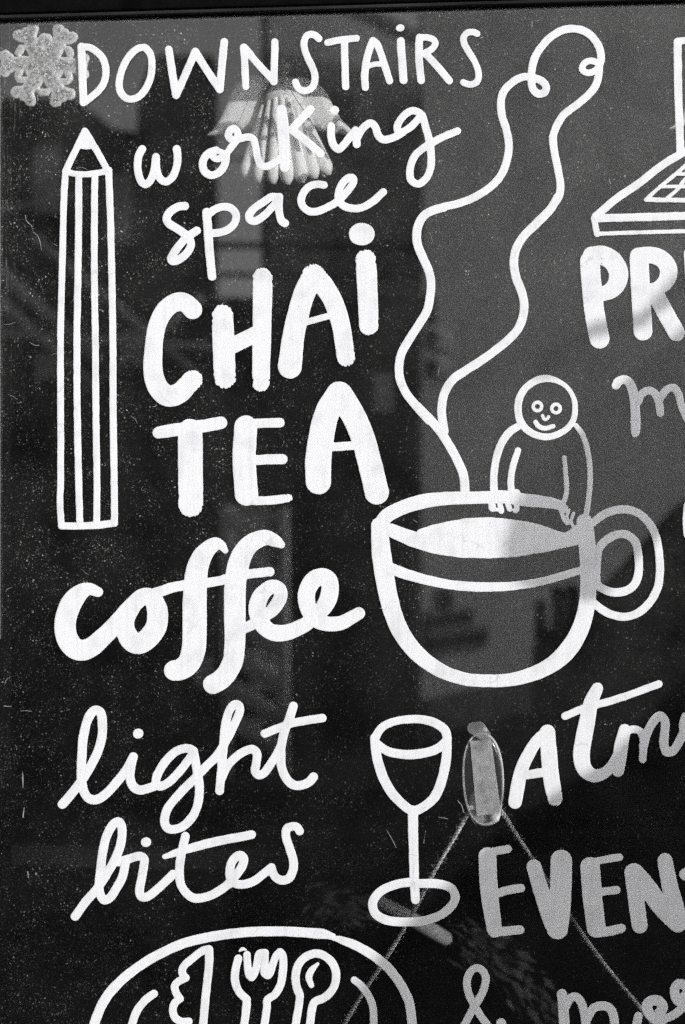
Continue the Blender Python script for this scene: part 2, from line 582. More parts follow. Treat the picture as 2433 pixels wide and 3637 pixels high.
def bounds(items):
    xs, ys = [], []
    for it in items:
        if it[0] == 's':
            A = it[1]
            xs += [(A[:, 0] - A[:, 2]).min(), (A[:, 0] + A[:, 2]).max()]
            ys += [(A[:, 1] - A[:, 2]).min(), (A[:, 1] + A[:, 2]).max()]
        elif it[0] == 'e':
            xs += [it[1][0] - it[1][2], it[1][0] + it[1][2]]
            ys += [it[1][1] - it[1][3], it[1][1] + it[1][3]]
        elif it[0] == 'p':
            xs += [it[1][:, 0].min(), it[1][:, 0].max()]
            ys += [it[1][:, 1].min(), it[1][:, 1].max()]
    return min(xs) - 8, max(xs) + 8, min(ys) - 8, max(ys) + 8

def contour(X, Y, D):
    """marching squares: filled polygons of D > 0. returns vertex (x, y, d) list and faces"""
    nx, ny = D.shape
    D = np.where(np.abs(D) < 1e-4, 1e-4, D)
    ins = D > 0
    vid = -np.ones(D.shape, int)
    idx = np.argwhere(ins)
    vid[ins] = np.arange(len(idx))
    V = np.stack([X[ins], Y[ins], D[ins]], 1)
    c = ins[:-1, :-1].astype(int) + ins[1:, :-1] + ins[1:, 1:] + ins[:-1, 1:]
    full = np.argwhere(c == 4)
    i, j = full[:, 0], full[:, 1]
    quads = np.stack([vid[i, j], vid[i, j + 1], vid[i + 1, j + 1], vid[i + 1, j]], 1)
    faces = quads.tolist()
    extra = []
    emap = {}
    base = len(V)
    def ev(a, b):
        k = (a, b) if a < b else (b, a)
        if k not in emap:
            da, db = D[a], D[b]
            t = da / (da - db)
            t = min(max(t, 0.02), 0.98)
            emap[k] = base + len(extra)
            extra.append((X[a] + (X[b] - X[a]) * t, Y[a] + (Y[b] - Y[a]) * t, 0.0))
        return emap[k]
    for i, j in np.argwhere((c > 0) & (c < 4)).tolist():
        cs = ((i, j), (i, j + 1), (i + 1, j + 1), (i + 1, j))
        sg = [bool(ins[q]) for q in cs]
        if sg in ([True, False, True, False], [False, True, False, True]):
            for k in range(4):
                if sg[k]:
                    faces.append([vid[cs[k]], ev(cs[k], cs[(k + 1) % 4]), ev(cs[k], cs[(k - 1) % 4])])
            continue
        poly = []
        for k in range(4):
            a, b = cs[k], cs[(k + 1) % 4]
            if sg[k]:
                poly.append(int(vid[a]))
            if sg[k] != sg[(k + 1) % 4]:
                poly.append(ev(a, b))
        faces.append(poly)
    if extra:
        V = np.vstack([V, np.array(extra)])
    return V, faces

_lay = [0]
def painted(name, items, parent, step=2.5, mat=None, d=0.0, rise=0.00010, base=0.00006, jitter=0.8, rise_px=5.0):
    """a painted mark on the front of the glass: flat with rounded, slightly wavering edges"""
    x0, x1, y0, y1 = bounds(items)
    gx = np.arange(x0, x1 + step, step)
    gy = np.arange(y0, y1 + step, step)
    X, Y, D = sdf_of(items, gx, gy)
    if jitter:
        D = D + vnoise(X, Y, 22.0, 11) * 0.9 * jitter + vnoise(X, Y, 7.0, 12) * 0.30 * jitter
    V, F = contour(X, Y, D)
    _lay[0] = (_lay[0] + 1) % 7
    lift = base + _lay[0] * 0.000025
    h = lift + rise * np.clip(V[:, 2] / rise_px, 0, 1) ** 0.5
    gxv, gzv = glass_xz(V[:, 0], V[:, 1], d)
    co = np.stack([gxv, d - h, gzv], 1)
    me = bpy.data.meshes.new(name)
    me.from_pydata(co.tolist(), [], F)
    me.polygons.foreach_set('use_smooth', [True] * len(me.polygons))
    me.materials.append(mat or M_PAINT)
    me.update()
    o = link(name, me, parent)
    if parent is not None:
        rel(o, parent) if parent.parent is None else None
        o.matrix_parent_inverse = Matrix.Translation(world_loc(parent)).inverted()
    return o

def world_loc(o):
    v = Vector((0, 0, 0))
    while o is not None:
        v += o.location
        o = o.parent
    return v

def plate(name, items, parent, mat, d, thick, step=3.0, dome=0.0, dome_px=25.0, jitter=0.0, attr=None, smooth=True):
    """a solid cut to an outline: domed front, flat back at depth d, thick metres deep (front towards the street)"""
    x0, x1, y0, y1 = bounds(items)
    X, Y, D = sdf_of(items, np.arange(x0, x1 + step, step), np.arange(y0, y1 + step, step))
    if jitter:
        D = D + vnoise(X, Y, 12.0, 5) * jitter
    V, F = contour(X, Y, D)
    n = len(V)
    prof = np.sqrt(np.clip(1 - (1 - np.clip(V[:, 2] / dome_px, 0, 1)) ** 2, 0, 1))
    px, pz = glass_xz(V[:, 0], V[:, 1], d)
    front = np.stack([px, d - thick - dome * prof, pz], 1)
    back = np.stack([px, np.full(n, d), pz], 1)
    cnt = {}
    for f in F:
        for a, b in zip(f, f[1:] + f[:1]):
            k = (a, b) if a < b else (b, a)
            cnt[k] = None if k in cnt else (a, b)
    F2 = [list(f) for f in F] + [[v + n for v in f[::-1]] for f in F]
    for k, e in cnt.items():
        if e:
            a, b = e
            F2.append([b, a, a + n, b + n])
    me = bpy.data.meshes.new(name)
    me.from_pydata(np.vstack([front, back]).tolist(), [], F2)
    if attr:
        at = me.attributes.new(attr, 'FLOAT', 'POINT')
        at.data.foreach_set('value', np.concatenate([np.clip(V[:, 2] / dome_px, 0, 1)] * 2).astype(np.float32))
    me.polygons.foreach_set('use_smooth', [smooth] * len(me.polygons))
    me.materials.append(mat)
    me.update()
    o = link(name, me, parent)
    if parent is not None:
        o.matrix_parent_inverse = Matrix.Translation(world_loc(parent)).inverted()
    return o

# ================================================================== THE WINDOW
PT = 0.0016                                                          # glass thickness
WX0, WX1, WZ0, WZ1 = -0.3535, 0.62, 0.80, 0
# the top edge of the pane
_x, ztop_glass = glass_xz(800, 66)
WZ1 = ztop_glass
xl, _ = glass_xz(3, 1200)
win = tag(empty('shop_window', (0.0, 0.0, 0.80)), 'dark framed shop window painted all over with white café words and drawings', 'window')

def part(name, parent=win, label=None):
    o = empty(name, (0, 0, 0), parent)
    if label:
        o['label'] = label
    return o

pane_c = Vector((0.0, 0.0, 1.5))
bm = bmesh.new()
bm_box(bm, xl - 0.004 - pane_c.x, WX1 - pane_c.x, 0.0, PT, 0.82 - pane_c.z, WZ1 + 0.006 - pane_c.z)
pane = finish('glass_pane', bm, M_PANE, None)
pane.parent = win
pane.location = pane_c - win.location

def zat(py, px=800, d=0.0):
    return glass_xz(px, py, d)[1]

# frame: black rail, dark bead, grey gasket; left stile with a line of pale sealant
rail = empty('frame', (0, 0, 0), win)
def fbox(name, mat, x0, x1, y0, y1, z0, z1, bev=0.0):
    o = box(name, mat, None, x0, x1, y0, y1, z0, z1, bev)
    o.parent = rail
    o.matrix_parent_inverse = Matrix.Translation(win.location).inverted()
    return o
fbox('top_rail', M_FRAME, xl - 0.10, WX1 + 0.06, -0.010, 0.040, zat(24, d=-0.010), zat(27) + 0.16, 0.0012)
fbox('bead', M_BEAD, xl - 0.03, WX1 + 0.02, -0.007, -0.0005, zat(42, d=-0.007), zat(24, d=-0.01) + 0.003, 0.0015)
fbox('gasket', M_GASKET, xl - 0.02, WX1 + 0.02, PT + 0.0004, 0.0040, zat(68, d=PT), WZ1 + 0.03, 0.0006)
fbox('left_stile', M_FRAME, xl - 0.13, xl - 0.0042, -0.010, 0.040, 0.70, zat(24, d=-0.01) - 0.0015, 0.0012)
fbox('sealant', M_SEAL, xl - 0.0040, xl - 0.0003, -0.0022, -0.0003, 1.40, zat(150), 0.0006)
fbox('right_stile', M_FRAME, WX1 + 0.0005, WX1 + 0.13, -0.010, 0.040, 0.70, zat(24, d=-0.01) - 0.0015, 0.0012)
fbox('bottom_rail', M_FRAME, xl - 0.004, WX1, -0.030, 0.040, 0.66, 0.8195, 0.0012)

# ------------------------------------------------------------------ painted words
A=(0,0); B=(600,0); C=(1400,0); D_=(1633,400); E=(0,400); F_=(600,700); G=(1633,0); H=(0,1200); I=(600,1300)
J=(1300,1200); K=(1633,800); L_=(0,1800); M_=(600,1800); N_=(1300,1700); O=(1633,1600); Pc=(0,2400); Q=(600,2400)
Rr=(1300,2400); Ss=(1633,2400); T=(200,2837); U=(900,2837); V_=(1633,2837); W_=(1300,700)

def word(label, letters):
    w_ = part('painted_word', win, label)
    for items in letters:
        painted('letter', items, w_)
    return w_

word('thin white capitals reading DOWNSTAIRS along the top', [
 [S(A,[(567,325),(572,480),(581,713)],54,line=True), S(A,[(572,325),(625,332),(680,365),(722,420),(738,500),(725,570),(690,625),(640,672),(592,710)],50)],
 [S(A,[(1005,330),(960,338),(905,385),(860,460),(835,540),(830,600),(845,650),(880,685),(930,688),(975,665),(1020,610),(1050,530),(1058,440),(1048,380),(1022,342)],50,closed=True)],
 [S(A,[(1175,345),(1195,480),(1226,665),(1290,520),(1360,360),(1440,490),(1530,622),(1561,292)],54,line=True)],
 [S(B,[(520,328),(528,450),(535,603)],50), S(B,[(524,330),(620,445),(728,562)],52), S(B,[(738,292),(735,420),(730,570)],50)],
 [S(B,[(1045,270),(1020,248),(985,240),(955,255),(941,300),(950,360),(980,430),(1010,500),(1016,560),(995,612),(945,632),(900,612),(882,572)],49)],
 [S(B,[(1103,298),(1180,280),(1306,266)],47), S(B,[(1222,285),(1225,420),(1230,604)],50,line=True)],
 [S(B,[(1367,608),(1363,520),(1380,400),(1400,330),(1420,283)],52), S(B,[(1420,283),(1450,310),(1490,420),(1536,563)],50), S(B,[(1375,467),(1430,447),(1490,445)],38)],
 [DOT(C,42,195,30,25), S(C,[(45,287),(55,420),(65,558)],56)],
 [S(C,[(176,262),(172,400),(188,560)],53), S(C,[(178,262),(230,262),(272,275),(287,302),(265,338),(205,375)],46), S(C,[(215,372),(290,450),(385,562)],51)],
 [S(C,[(578,235),(550,224),(510,228),(483,262),(490,310),(525,370),(570,450),(588,520),(575,570),(535,588),(495,580),(482,573)],45)],
])
word('thin white joined script reading working over the hanging ornament', [
 [S(A,[(990,1038),(965,1085),(958,1150),(966,1220),(983,1262),(1010,1284),(1042,1262),(1070,1200),(1086,1092)],54),
  S(A,[(1086,1092),(1088,1160),(1102,1222),(1130,1257),(1165,1262),(1205,1225),(1230,1160),(1236,1090),(1230,1037)],54)],
 [S(B,[(330,1048),(285,1062),(247,1100),(235,1150),(250,1195),(290,1219),(335,1210),(375,1172),(394,1125),(398,1075)],54),
  S(B,[(305,1050),(300,1078),(315,1100),(345,1106),(385,1082),(430,1032),(465,985)],46),S(B,[(330,1048),(370,1060),(390,1080)],40)],
 [S(B,[(430,1030),(470,975),(480,925),(455,896),(425,910),(413,945),(435,970),(480,968),(530,957),(568,956),(592,975),(605,1030),(618,1100),(640,1150),(680,1158),(730,1135),(785,1095)],51)],
 [S(B,[(784,765,72),(795,900,82),(805,1162,68)],72), S(B,[(985,760),(920,830),(850,905)],55), S(B,[(855,905),(960,985),(1055,1070)],56)],
 [DOT(B,1152,768,32,31), S(B,[(1130,877),(1130,950),(1145,1010),(1180,1038),(1220,1005),(1262,950),(1298,908)],54)],
 [S(B,[(1298,908),(1302,950),(1308,1003)],54), S(B,[(1308,965),(1345,900),(1400,856),(1435,880),(1455,940),(1490,972),(1540,965),(1580,950),(1630,920)],53)],
 [S(C,[(192,800),(165,780),(125,771),(80,795),(40,840),(20,890),(32,918),(70,912),(120,880),(165,830),(192,800)],51),
  S(C,[(195,802),(215,870),(240,960),(256,1060),(256,1150),(230,1230),(180,1278),(140,1274),(112,1240),(112,1170),(140,1090),(190,1040),(270,990),(350,950),(440,912)],52)],
])
word('thin white script reading space below the hanging ornament', [
 [S(E,[(1288,650),(1240,656),(1185,690),(1160,735),(1175,772),(1230,805),(1290,850),(1325,892),(1328,930),(1290,990),(1240,1025),(1200,1033),(1192,1012),(1215,970),(1270,900),(1320,855),(1370,822)],57)],
 [S(F_,[(262,105),(270,200),(285,400),(300,552)],60), S(F_,[(275,122),(320,85),(380,68),(435,80),(466,120),(460,175),(420,220),(370,243),(305,252)],54)],
 [S(F_,[(760,-2),(710,2),(650,40),(590,82),(558,130),(570,162),(610,165),(660,130),(720,70),(762,15)],54), S(F_,[(768,-2),(765,60),(770,120),(785,165),(808,182)],55)],
 [S(B,[(1078,1288),(1030,1283),(975,1300),(935,1345),(920,1395),(935,1440),(975,1470),(1030,1472),(1090,1450),(1145,1422)],53)],
 [S(B,[(1140,1425),(1190,1388),(1250,1322),(1285,1268),(1280,1240),(1250,1240),(1210,1275),(1183,1330),(1180,1385),(1205,1425),(1260,1448),(1330,1448),(1410,1410),(1492,1337)],53)],
])
word('bold white capitals reading CHAI with a dotted i', [
 [S(E,[(1342,1372,132),(1300,1330,130),(1250,1315,130),(1180,1345,128),(1120,1420,126),(1085,1520,122),(1070,1640,124),(1064,1768,132),(1080,1868,138),(1120,1940,146),(1185,1974,148),(1260,1944,142),(1310,1890,140),(1343,1858,140)],rough=2)],
 [S(F_,[(374,818,148),(380,1000,152),(390,1258,154)],rough=3), S(F_,[(652,562,140),(650,800,132),(640,1295,122)],rough=3), S(F_,[(440,1035),(600,955)],112)],
 [S(F_,[(1005,545,160),(940,680,150),(892,850,150),(862,1000,155),(842,1180,166)],rough=1), S(F_,[(1008,545,160),(1080,620,140),(1150,740,134),(1200,900,128),(1232,1118,128)],rough=2), S(F_,[(955,872),(1110,828)],44)],
 [DOT(F_,1342,258,90,78), S(F_,[(1370,437,144),(1380,600,142),(1392,895,136)],rough=3)],
])
word('bold white capitals reading TEA', [
 [S(I,[(-72,464,84),(60,442,90),(240,418,90),(362,396,88)]), S(I,[(148,455),(150,700),(152,967)],172,rough=2)],
 [S(I,[(535,425,160),(524,650,162),(540,892,162)]), S(I,[(520,405),(640,398),(772,394)],66), S(I,[(600,655),(700,650),(790,648)],70), S(I,[(525,935),(640,938),(720,934),(832,920)],60,rough=2)],
 [S(I,[(1180,195,172),(1100,330,172),(1060,500,178),(1040,660,182),(1040,805,176)]), S(I,[(1190,195,172),(1270,320,168),(1340,470,166),(1395,660,166),(1447,880,168)]), S(I,[(1130,565),(1300,553)],60)],
])
word('bold white joined script reading coffee', [
 [S(L_,[(682,592,70),(620,572,86),(570,590,110),(510,650,140),(468,740,148),(453,830,150),(470,920,150),(520,985,146),(575,998,144),(640,975,138),(720,905,128),(810,815,124),(870,745,120)])],
 [S(L_,[(870,745,120),(930,680,118),(1000,625,118),(1060,640,125),(1090,700,140),(1098,770,146),(1085,840,146),(1040,905,146),(980,948,146),(930,945,146),(885,890,140),(868,830,132),(880,760,130),(930,680,118)]), S(L_,[(1050,610),(1130,585),(1200,562),(1290,545)],72)],
 [S(L_,[(1212,1140,140),(1260,1132,148),(1318,1080,160),(1348,990,166),(1355,850,168),(1355,700,168),(1360,560,162),(1372,440,152),(1405,350,136),(1450,292,112),(1500,258,90),(1540,268,66),(1568,305,40)]), S(L_,[(1280,548),(1440,530),(1580,505)],66)],
 [S(M_,[(784,264,50),(740,236,84),(680,215,106),(620,228,120),(560,265,130),(515,325,142),(480,420,150),(463,540,150),(458,700,150),(460,900,146),(450,1050,142),(415,1140,140),(360,1205,138),(305,1235,134)]), S(M_,[(380,505),(560,468),(702,452)],64), S(M_,[(500,855),(560,830),(620,795)],72)],
 [S(M_,[(672,762,74),(725,715,92),(768,650,96),(778,605,96),(765,570,96),(720,556,98),(665,590,106),(625,650,116),(615,730,118),(645,810,116),(700,865,114),(770,880,114),(840,870,110),(930,830,104),(990,790,96)])],
 [S(M_,[(1010,760,84),(1062,720,110),(1105,650,122),(1122,570,122),(1110,510,122),(1065,487,122),(1010,508,122),(968,570,122),(957,640,120),(975,720,114),(1030,790,108),(1110,815,102),(1200,808,98),(1260,778,92),(1322,742,86)])],
])
word('slender white script reading light below the word coffee', [
 [S(Pc,[(434,895),(500,820),(560,740),(622,645),(680,530),(710,420),(712,320),(700,258),(672,238),(640,255),(605,320),(580,430),(570,560),(566,680),(576,780),(605,842),(650,864),(700,850),(760,800),(830,720),(890,640),(928,565)],64)],
 [DOT(Pc,962,403,36,34), S(Pc,[(928,565),(910,640),(905,710),(925,768),(970,795),(1030,785),(1085,765)],64)],
 [S(Pc,[(1350,535),(1330,512),(1280,507),(1220,530),(1150,600),(1100,680),(1086,738),(1105,768),(1150,758),(1210,710),(1280,630),(1335,555)],60),
  S(Pc,[(1345,522),(1357,570),(1370,660),(1387,760),(1380,880),(1340,980),(1270,1050),(1200,1070),(1160,1055),(1145,1000),(1170,920),(1250,820),(1340,730),(1425,645)],61)],
 [S(Q,[(245,645),(330,560),(400,450),(460,330),(492,250),(490,212),(462,198),(425,235),(400,310),(386,400),(378,520),(370,600),(362,700),(353,800)],60), S(Q,[(365,720),(400,640),(450,580),(520,530),(580,512),(612,540),(608,610),(600,660),(620,690),(660,678),(710,610),(755,540),(785,475)],60)],
 [S(Q,[(866,212),(835,310),(805,390),(785,470),(779,560),(785,640),(820,720),(870,760),(930,760),(980,735),(1006,704)],62), S(Q,[(668,402),(760,365),(880,325),(1068,295)],58)],
])
word('slender white script reading bites above the plate', [
 [S(T,[(132,818),(200,722),(280,630),(340,542),(400,440),(445,330),(458,240),(452,180),(430,160),(395,180),(350,260),(325,360),(310,480),(298,580),(302,650),(330,702),(370,692),(420,620),(462,540),(482,450)],62)],
 [DOT(T,625,302,35,34), S(T,[(432,440),(500,420),(580,400),(610,418),(608,470),(595,550),(580,630),(590,680),(630,682),(700,632),(812,526)],61)],
 [S(T,[(898,262),(880,340),(865,420),(858,500),(865,590),(900,650),(950,688),(1010,690),(1080,670),(1150,630),(1215,583)],61), S(T,[(755,403,36),(850,370,52),(950,340,60),(1100,300,62),(1360,250,60)])],
 [S(T,[(1190,600),(1245,540),(1288,480),(1306,420),(1285,393),(1255,402),(1222,440),(1208,500),(1215,560),(1250,590),(1310,594),(1380,570),(1440,525),(1495,480)],61)],
 [S(Q,[(713,1335),(722,1370),(745,1405),(790,1424),(835,1410),(865,1350),(865,1280),(840,1200),(816,1120),(818,1072),(850,1050),(888,1052),(910,1080)],60)],
])
word('white letters PR at the right edge, crossed by a stripe of shade', [
 [S(K,[(905,250),(920,450),(940,620),(972,790)],138), S(K,[(920,212,130),(1000,212,136),(1068,255,136),(1104,330,134),(1095,400,130),(1050,455,112),(985,482,98)])],
 [S(K,[(1248,235),(1258,450),(1275,737)],132), S(K,[(1245,215,120),(1330,208,116),(1410,238,118),(1453,305,122),(1440,380,118),(1385,435,100),(1330,452,90)]), S(K,[(1362,478),(1420,590),(1508,748)],118)],
 [S(K,[(1640,205),(1650,420)],160)],
])
word('sliver of a white letter at the right edge beside the cup handle', [
 [S(O,[(1604,385),(1598,480),(1602,575)],92)],
])
word('grey shaded script m at the right edge below PR', [
 [S(K,[(1088,1114,60),(1108,1085,62),(1150,1076,62),(1185,1105,64),(1210,1180,66),(1222,1300,66),(1222,1440,62),(1213,1468,20)]), S(K,[(1240,1230),(1270,1172),(1320,1150),(1365,1180),(1390,1250),(1396,1308)],54), S(K,[(1393,1205),(1440,1145),(1490,1132),(1520,1170),(1545,1260),(1590,1360)],54)],
])
word('white script beginning Atm beside the clear hook, fading into shade', [
 [S(Ss,[(385,880,92),(402,780,98),(432,650,92),(500,510,84),(560,430,80),(620,392,76)]), S(Ss,[(610,395,108),(622,560,112),(635,700,112),(662,852,112)],rough=2), S(Ss,[(455,692),(580,672)],62)],
 [S(Ss,[(957,88,80),(915,180,100),(890,300,110),(860,450,116),(847,560,116),(870,650,108),(930,695,94),(1000,680,78),(1060,625,74),(1110,540,80)]), S(Ss,[(732,282),(850,232),(1100,160),(1385,58)],52)],
 [S(Ss,[(1148,378,82),(1125,480,96),(1112,580,96),(1102,665,80)]), S(Ss,[(1150,390),(1210,372),(1252,385),(1276,430),(1278,500),(1273,580)],54), S(Ss,[(1278,490),(1300,410),(1340,330),(1390,280),(1428,315),(1425,400),(1420,470),(1440,530),(1485,522),(1530,450),(1575,360)],62)],
 [S(Ss,[(1575,290),(1560,350),(1575,420),(1620,440)],70)],
])
word('grey shaded capitals reading EVEN at the right edge', [
 [S(V_,[(192,400,124),(205,650,122),(240,905,106)]), S(V_,[(180,398,70),(240,368,60),(335,350,54)]), S(V_,[(250,662),(340,635),(425,622)],60), S(V_,[(235,935),(330,920),(418,912)],62)],
 [S(V_,[(516,474,104),(570,650,110),(640,850,120),(675,900,130)]), S(V_,[(706,428,148),(704,600,150),(695,760,152),(680,905,146)])],
 [S(V_,[(907,475,138),(925,700,136),(950,900,132)]), S(V_,[(890,450),(1000,425),(1112,407)],52), S(V_,[(985,648),(1090,635)],56), S(V_,[(945,932),(1040,922),(1122,902)],66)],
 [S(V_,[(1212,515,132),(1222,650,116),(1252,882,110)]), S(V_,[(1215,515,130),(1300,610,130),(1400,750,126),(1515,868,124)]), S(V_,[(1428,432,106),(1460,600,112),(1500,750,120),(1522,870,120)])],
 [S(V_,[(1570,525),(1640,500)],84)],
])
word('grey shaded ampersand in the bottom right corner', [
 [S(V_,[(20,1600),(60,1520),(110,1432),(160,1345),(181,1250),(155,1192),(112,1178),(72,1208),(50,1280),(68,1370),(110,1455),(200,1590)],54)],
 [DOT(V_,288,1560,34,34)],
])
word('grey shaded script beginning mee in the bottom right corner', [
 [S(V_,[(711,1360),(720,1450),(732,1620)],72), S(V_,[(735,1450),(768,1390),(808,1378),(845,1420),(868,1500),(885,1620)],60), S(V_,[(885,1530),(935,1455),(1010,1442),(1060,1480),(1085,1620)],62)],
 [S(V_,[(1242,1515),(1225,1600)],62), S(V_,[(1390,1490),(1415,1450),(1385,1410),(1335,1405),(1303,1440),(1320,1495),(1365,1535),(1410,1540)],72), S(V_,[(1400,1545),(1480,1508),(1540,1465),(1590,1410)],60)],
 [S(V_,[(1560,1380),(1590,1340),(1560,1295),(1520,1290),(1495,1330),(1505,1390),(1550,1430)],66)],
])

# ------------------------------------------------------------------ painted drawings
pencil = part('painted_pencil', win, 'tall white outline pencil standing by the left edge')
painted('pencil_tip', [S(A,[(592,912),(520,1060),(455,1195)],48), S(A,[(592,912),(680,1060),(745,1180)],47), POLY(A,[(592,892),(545,1015),(550,1032),(600,1042),(655,1034),(660,1015)]), S(A,[(455,1192),(520,1210),(600,1214),(690,1202),(758,1187)],43)], pencil)
painted('pencil_edge', [S(E,[(455,420),(445,600),(438,900),(430,1200),(422,1568),(423,2168),(422,2568),(418,2718),(428,2870)],46)], pencil)
painted('pencil_line', [S(E,[(548,440),(547,800),(543,1100),(536,1568),(538,2068),(548,2568),(556,2860)],48)], pencil)
painted('pencil_line', [S(E,[(660,430),(657,800),(658,1200),(664,1568),(668,2068),(675,2568),(673,2860)],47)], pencil)
painted('pencil_edge', [S(E,[(757,402),(768,700),(778,1100),(786,1568),(788,2068),(795,2568),(797,2855)],48)], pencil)
painted('pencil_end', [S(H,[(428,1308),(530,1310),(680,1304),(796,1290)],50)], pencil)

steam = part('painted_steam', win, 'two long white curls of steam rising from the painted cup')
painted('steam_line', [
 S(C,[(340,1440),(450,1415),(560,1372),(660,1310),(740,1225),(785,1115),(798,1010),(780,900),(750,800),(744,700),(768,630),(830,568),(900,535),(970,542),(1030,565),(1058,606),(1045,645),(1000,652),(965,618),(955,560),(960,480),(978,405),(1022,330),(1090,258),(1170,212),(1250,200),(1330,220),(1390,270),(1430,340),(1440,410),(1430,450)],[54][0]),
 S(W_,[(540,72),(470,92),(405,128),(365,190),(352,270),(362,340),(400,430),(438,520),(452,600),(445,700),(425,790),(370,885),(305,985),(250,1080),(230,1170),(238,1270),(280,1365),(355,1460),(440,1555)],60),
 S(J,[(360,480),(470,595),(560,715),(635,850),(680,960),(690,1075)],[62][0])], steam)
painted('steam_line', [
 S(C,[(1428,450),(1395,428),(1355,425),(1318,448),(1310,485),(1340,506),(1385,500),(1425,470)],46),
 S(C,[(1428,470),(1422,530),(1400,600),(1350,662),(1270,730),(1180,800),(1130,880),(1106,960),(1116,1060),(1140,1180),(1157,1280),(1145,1370),(1090,1450),(1000,1540)],54),
 S(W_,[(1335,0),(1280,90),(1180,190),(1100,270),(1045,360),(1030,460),(1045,560),(1080,650),(1100,740),(1090,840),(1050,930),(960,1020),(800,1140),(690,1210),(600,1275),(545,1370),(526,1480),(533,1560),(545,1630)],60)], steam)

cup = part('painted_cup', win, 'large white coffee cup with saucerless bowl and looped handle')
painted('cup_wall', [S(N_,[(92,325,112),(105,500,132),(125,650,134),(152,800,130),(192,950,124),(250,1080,120),(330,1190,114),(430,1280,106),(550,1350,96),(700,1397,90),(850,1407,88),(1000,1400,90),(1130,1370,98),(1250,1320,108),(1350,1250,118),(1430,1160,124),(1490,1050,120),(1530,920,116),(1545,800,114),(1548,640,116),(1540,480,118),(1532,400,120),(1520,300,110)])], cup)
painted('cup_rim', [S(N_,[(95,320,96),(150,255,98),(260,200,98),(400,158,100),(560,138,92),(750,133,86),(850,130,88),(980,128,90),(1100,148,88),(1220,160,84),(1340,182,70),(1380,210,60)])], cup)
painted('cup_drink', [POLY(N_,[(140,310),(190,315),(270,345),(352,371),(360,357),(450,325),(560,300),(700,275),(850,268),(980,280),(1130,300),(1230,325),(1330,362),(1385,377),(1440,340),(1500,290),(1510,450),(1400,478),(1280,505),(1050,545),(850,555),(650,550),(470,522),(300,470),(150,400)])], cup)
painted('cup_band', [S(N_,[(150,618,80),(250,655,76),(400,700,70),(600,740,66),(800,754,66),(1000,748,60),(1200,720,56),(1400,666,54),(1515,630,52)])], cup)
painted('cup_handle', [S(O,[(930,500),(980,460),(1050,425),(1150,410),(1240,435),(1320,510),(1365,600),(1388,720),(1392,860),(1375,960),(1320,1060),(1240,1130),(1150,1158),(1050,1140),(980,1100),(930,1060)],56)], cup)
painted('cup_handle', [S(O,[(962,690),(1010,632),(1080,590),(1160,586),(1220,635),(1242,720),(1244,850),(1218,930),(1160,975),(1080,988),(1000,965),(955,930),(952,800),(962,690)],58)], cup)

fig = part('painted_figure', win, 'small white outline person leaning over the far rim of the cup')
painted('head', [S(J,[(1255,282,50),(1180,300,50),(1110,350,50),(1065,430,52),(1060,520,52),(1085,600,52),(1150,660,50),(1230,688,48),(1310,680,46),(1390,640,44),(1440,580,42),(1455,500,40),(1445,420,34),(1400,345,32),(1330,300,36)],closed=True)], fig, step=2.0)
painted('eye', [S(J,[(1193+30*math.cos(k*.785),478+30*math.sin(k*.785)) for k in range(8)],23,closed=True)], fig, step=1.5)
painted('eye', [S(J,[(1322+30*math.cos(k*.785),492+30*math.sin(k*.785)) for k in range(8)],23,closed=True)], fig, step=1.5)
painted('nose', [S(J,[(1229,542),(1238,565),(1256,568),(1270,550)],23)], fig, step=1.5)
painted('mouth', [S(J,[(1180,586),(1205,618),(1250,630),(1302,615)],33)], fig, step=1.5)
painted('arm', [S(J,[(1075,608,50),(1000,655,54),(940,740,54),(905,850,52),(890,960,52),(890,1090,54)]), S(J,[(1058,784,44),(1030,870,46),(1010,960,46),(1010,1075,46)])], fig, step=2.0)
painted('hand', [S(J,[(885,1100,62),(882,1180,60)]), S(J,[(928,1120),(942,1205)],40), S(J,[(975,1120),(1000,1190)],40), S(J,[(1045,1085,62),(1042,1195,48)]), S(J,[(905,1195),(950,1200)],24), CUT(S(J,[(915,1110),(905,1140),(910,1178)],13)), CUT(S(J,[(956,1115),(960,1165),(970,1188)],14)), CUT(S(J,[(1012,1100),(1010,1130),(1024,1182)],17)), CUT(S(J,[(1000,1098),(1024,1094)],10))], fig, step=1.5)
painted('arm', [S(J,[(1462,610,34),(1510,680,38),(1545,800,38),(1560,950,38),(1552,1100,38),(1530,1235,40)]), S(J,[(1380,832,32),(1390,950,32),(1396,1060,34),(1385,1120,36),(1355,1180,40)])], fig, step=2.0)
painted('hand', [S(J,[(1352,1185),(1375,1255),(1400,1290)],30), S(J,[(1412,1198),(1398,1245),(1420,1288)],24), S(J,[(1445,1222),(1428,1275),(1440,1310)],22)], fig, step=1.5)

lap = part('painted_laptop', win, 'white outline laptop with ruled keyboard cut by the right edge')
painted('screen', [S(G,[(1516,290),(1520,600),(1536,1060)],55), S(G,[(1516,288),(1600,280)],48)], lap)
painted('keyboard', [S(D_,[(1600,255),(1535,290),(1400,372),(1250,490),(1100,592),(945,722)],54)], lap)
painted('keys', [S(D_,[(1600,345),(1500,430),(1400,512),(1297,604)],26), S(D_,[(1297,606),(1420,608),(1620,612)],32), S(D_,[(1510,428),(1620,428)],22), S(D_,[(1395,514),(1620,516)],24), S(D_,[(1600,440),(1560,475),(1510,540),(1435,602)],26)], lap, step=2.0)
painted('base', [S(D_,[(940,735),(1200,730),(1640,716)],56), S(D_,[(935,740),(955,845)],42), S(D_,[(950,845),(1200,835),(1640,824)],28)], lap)

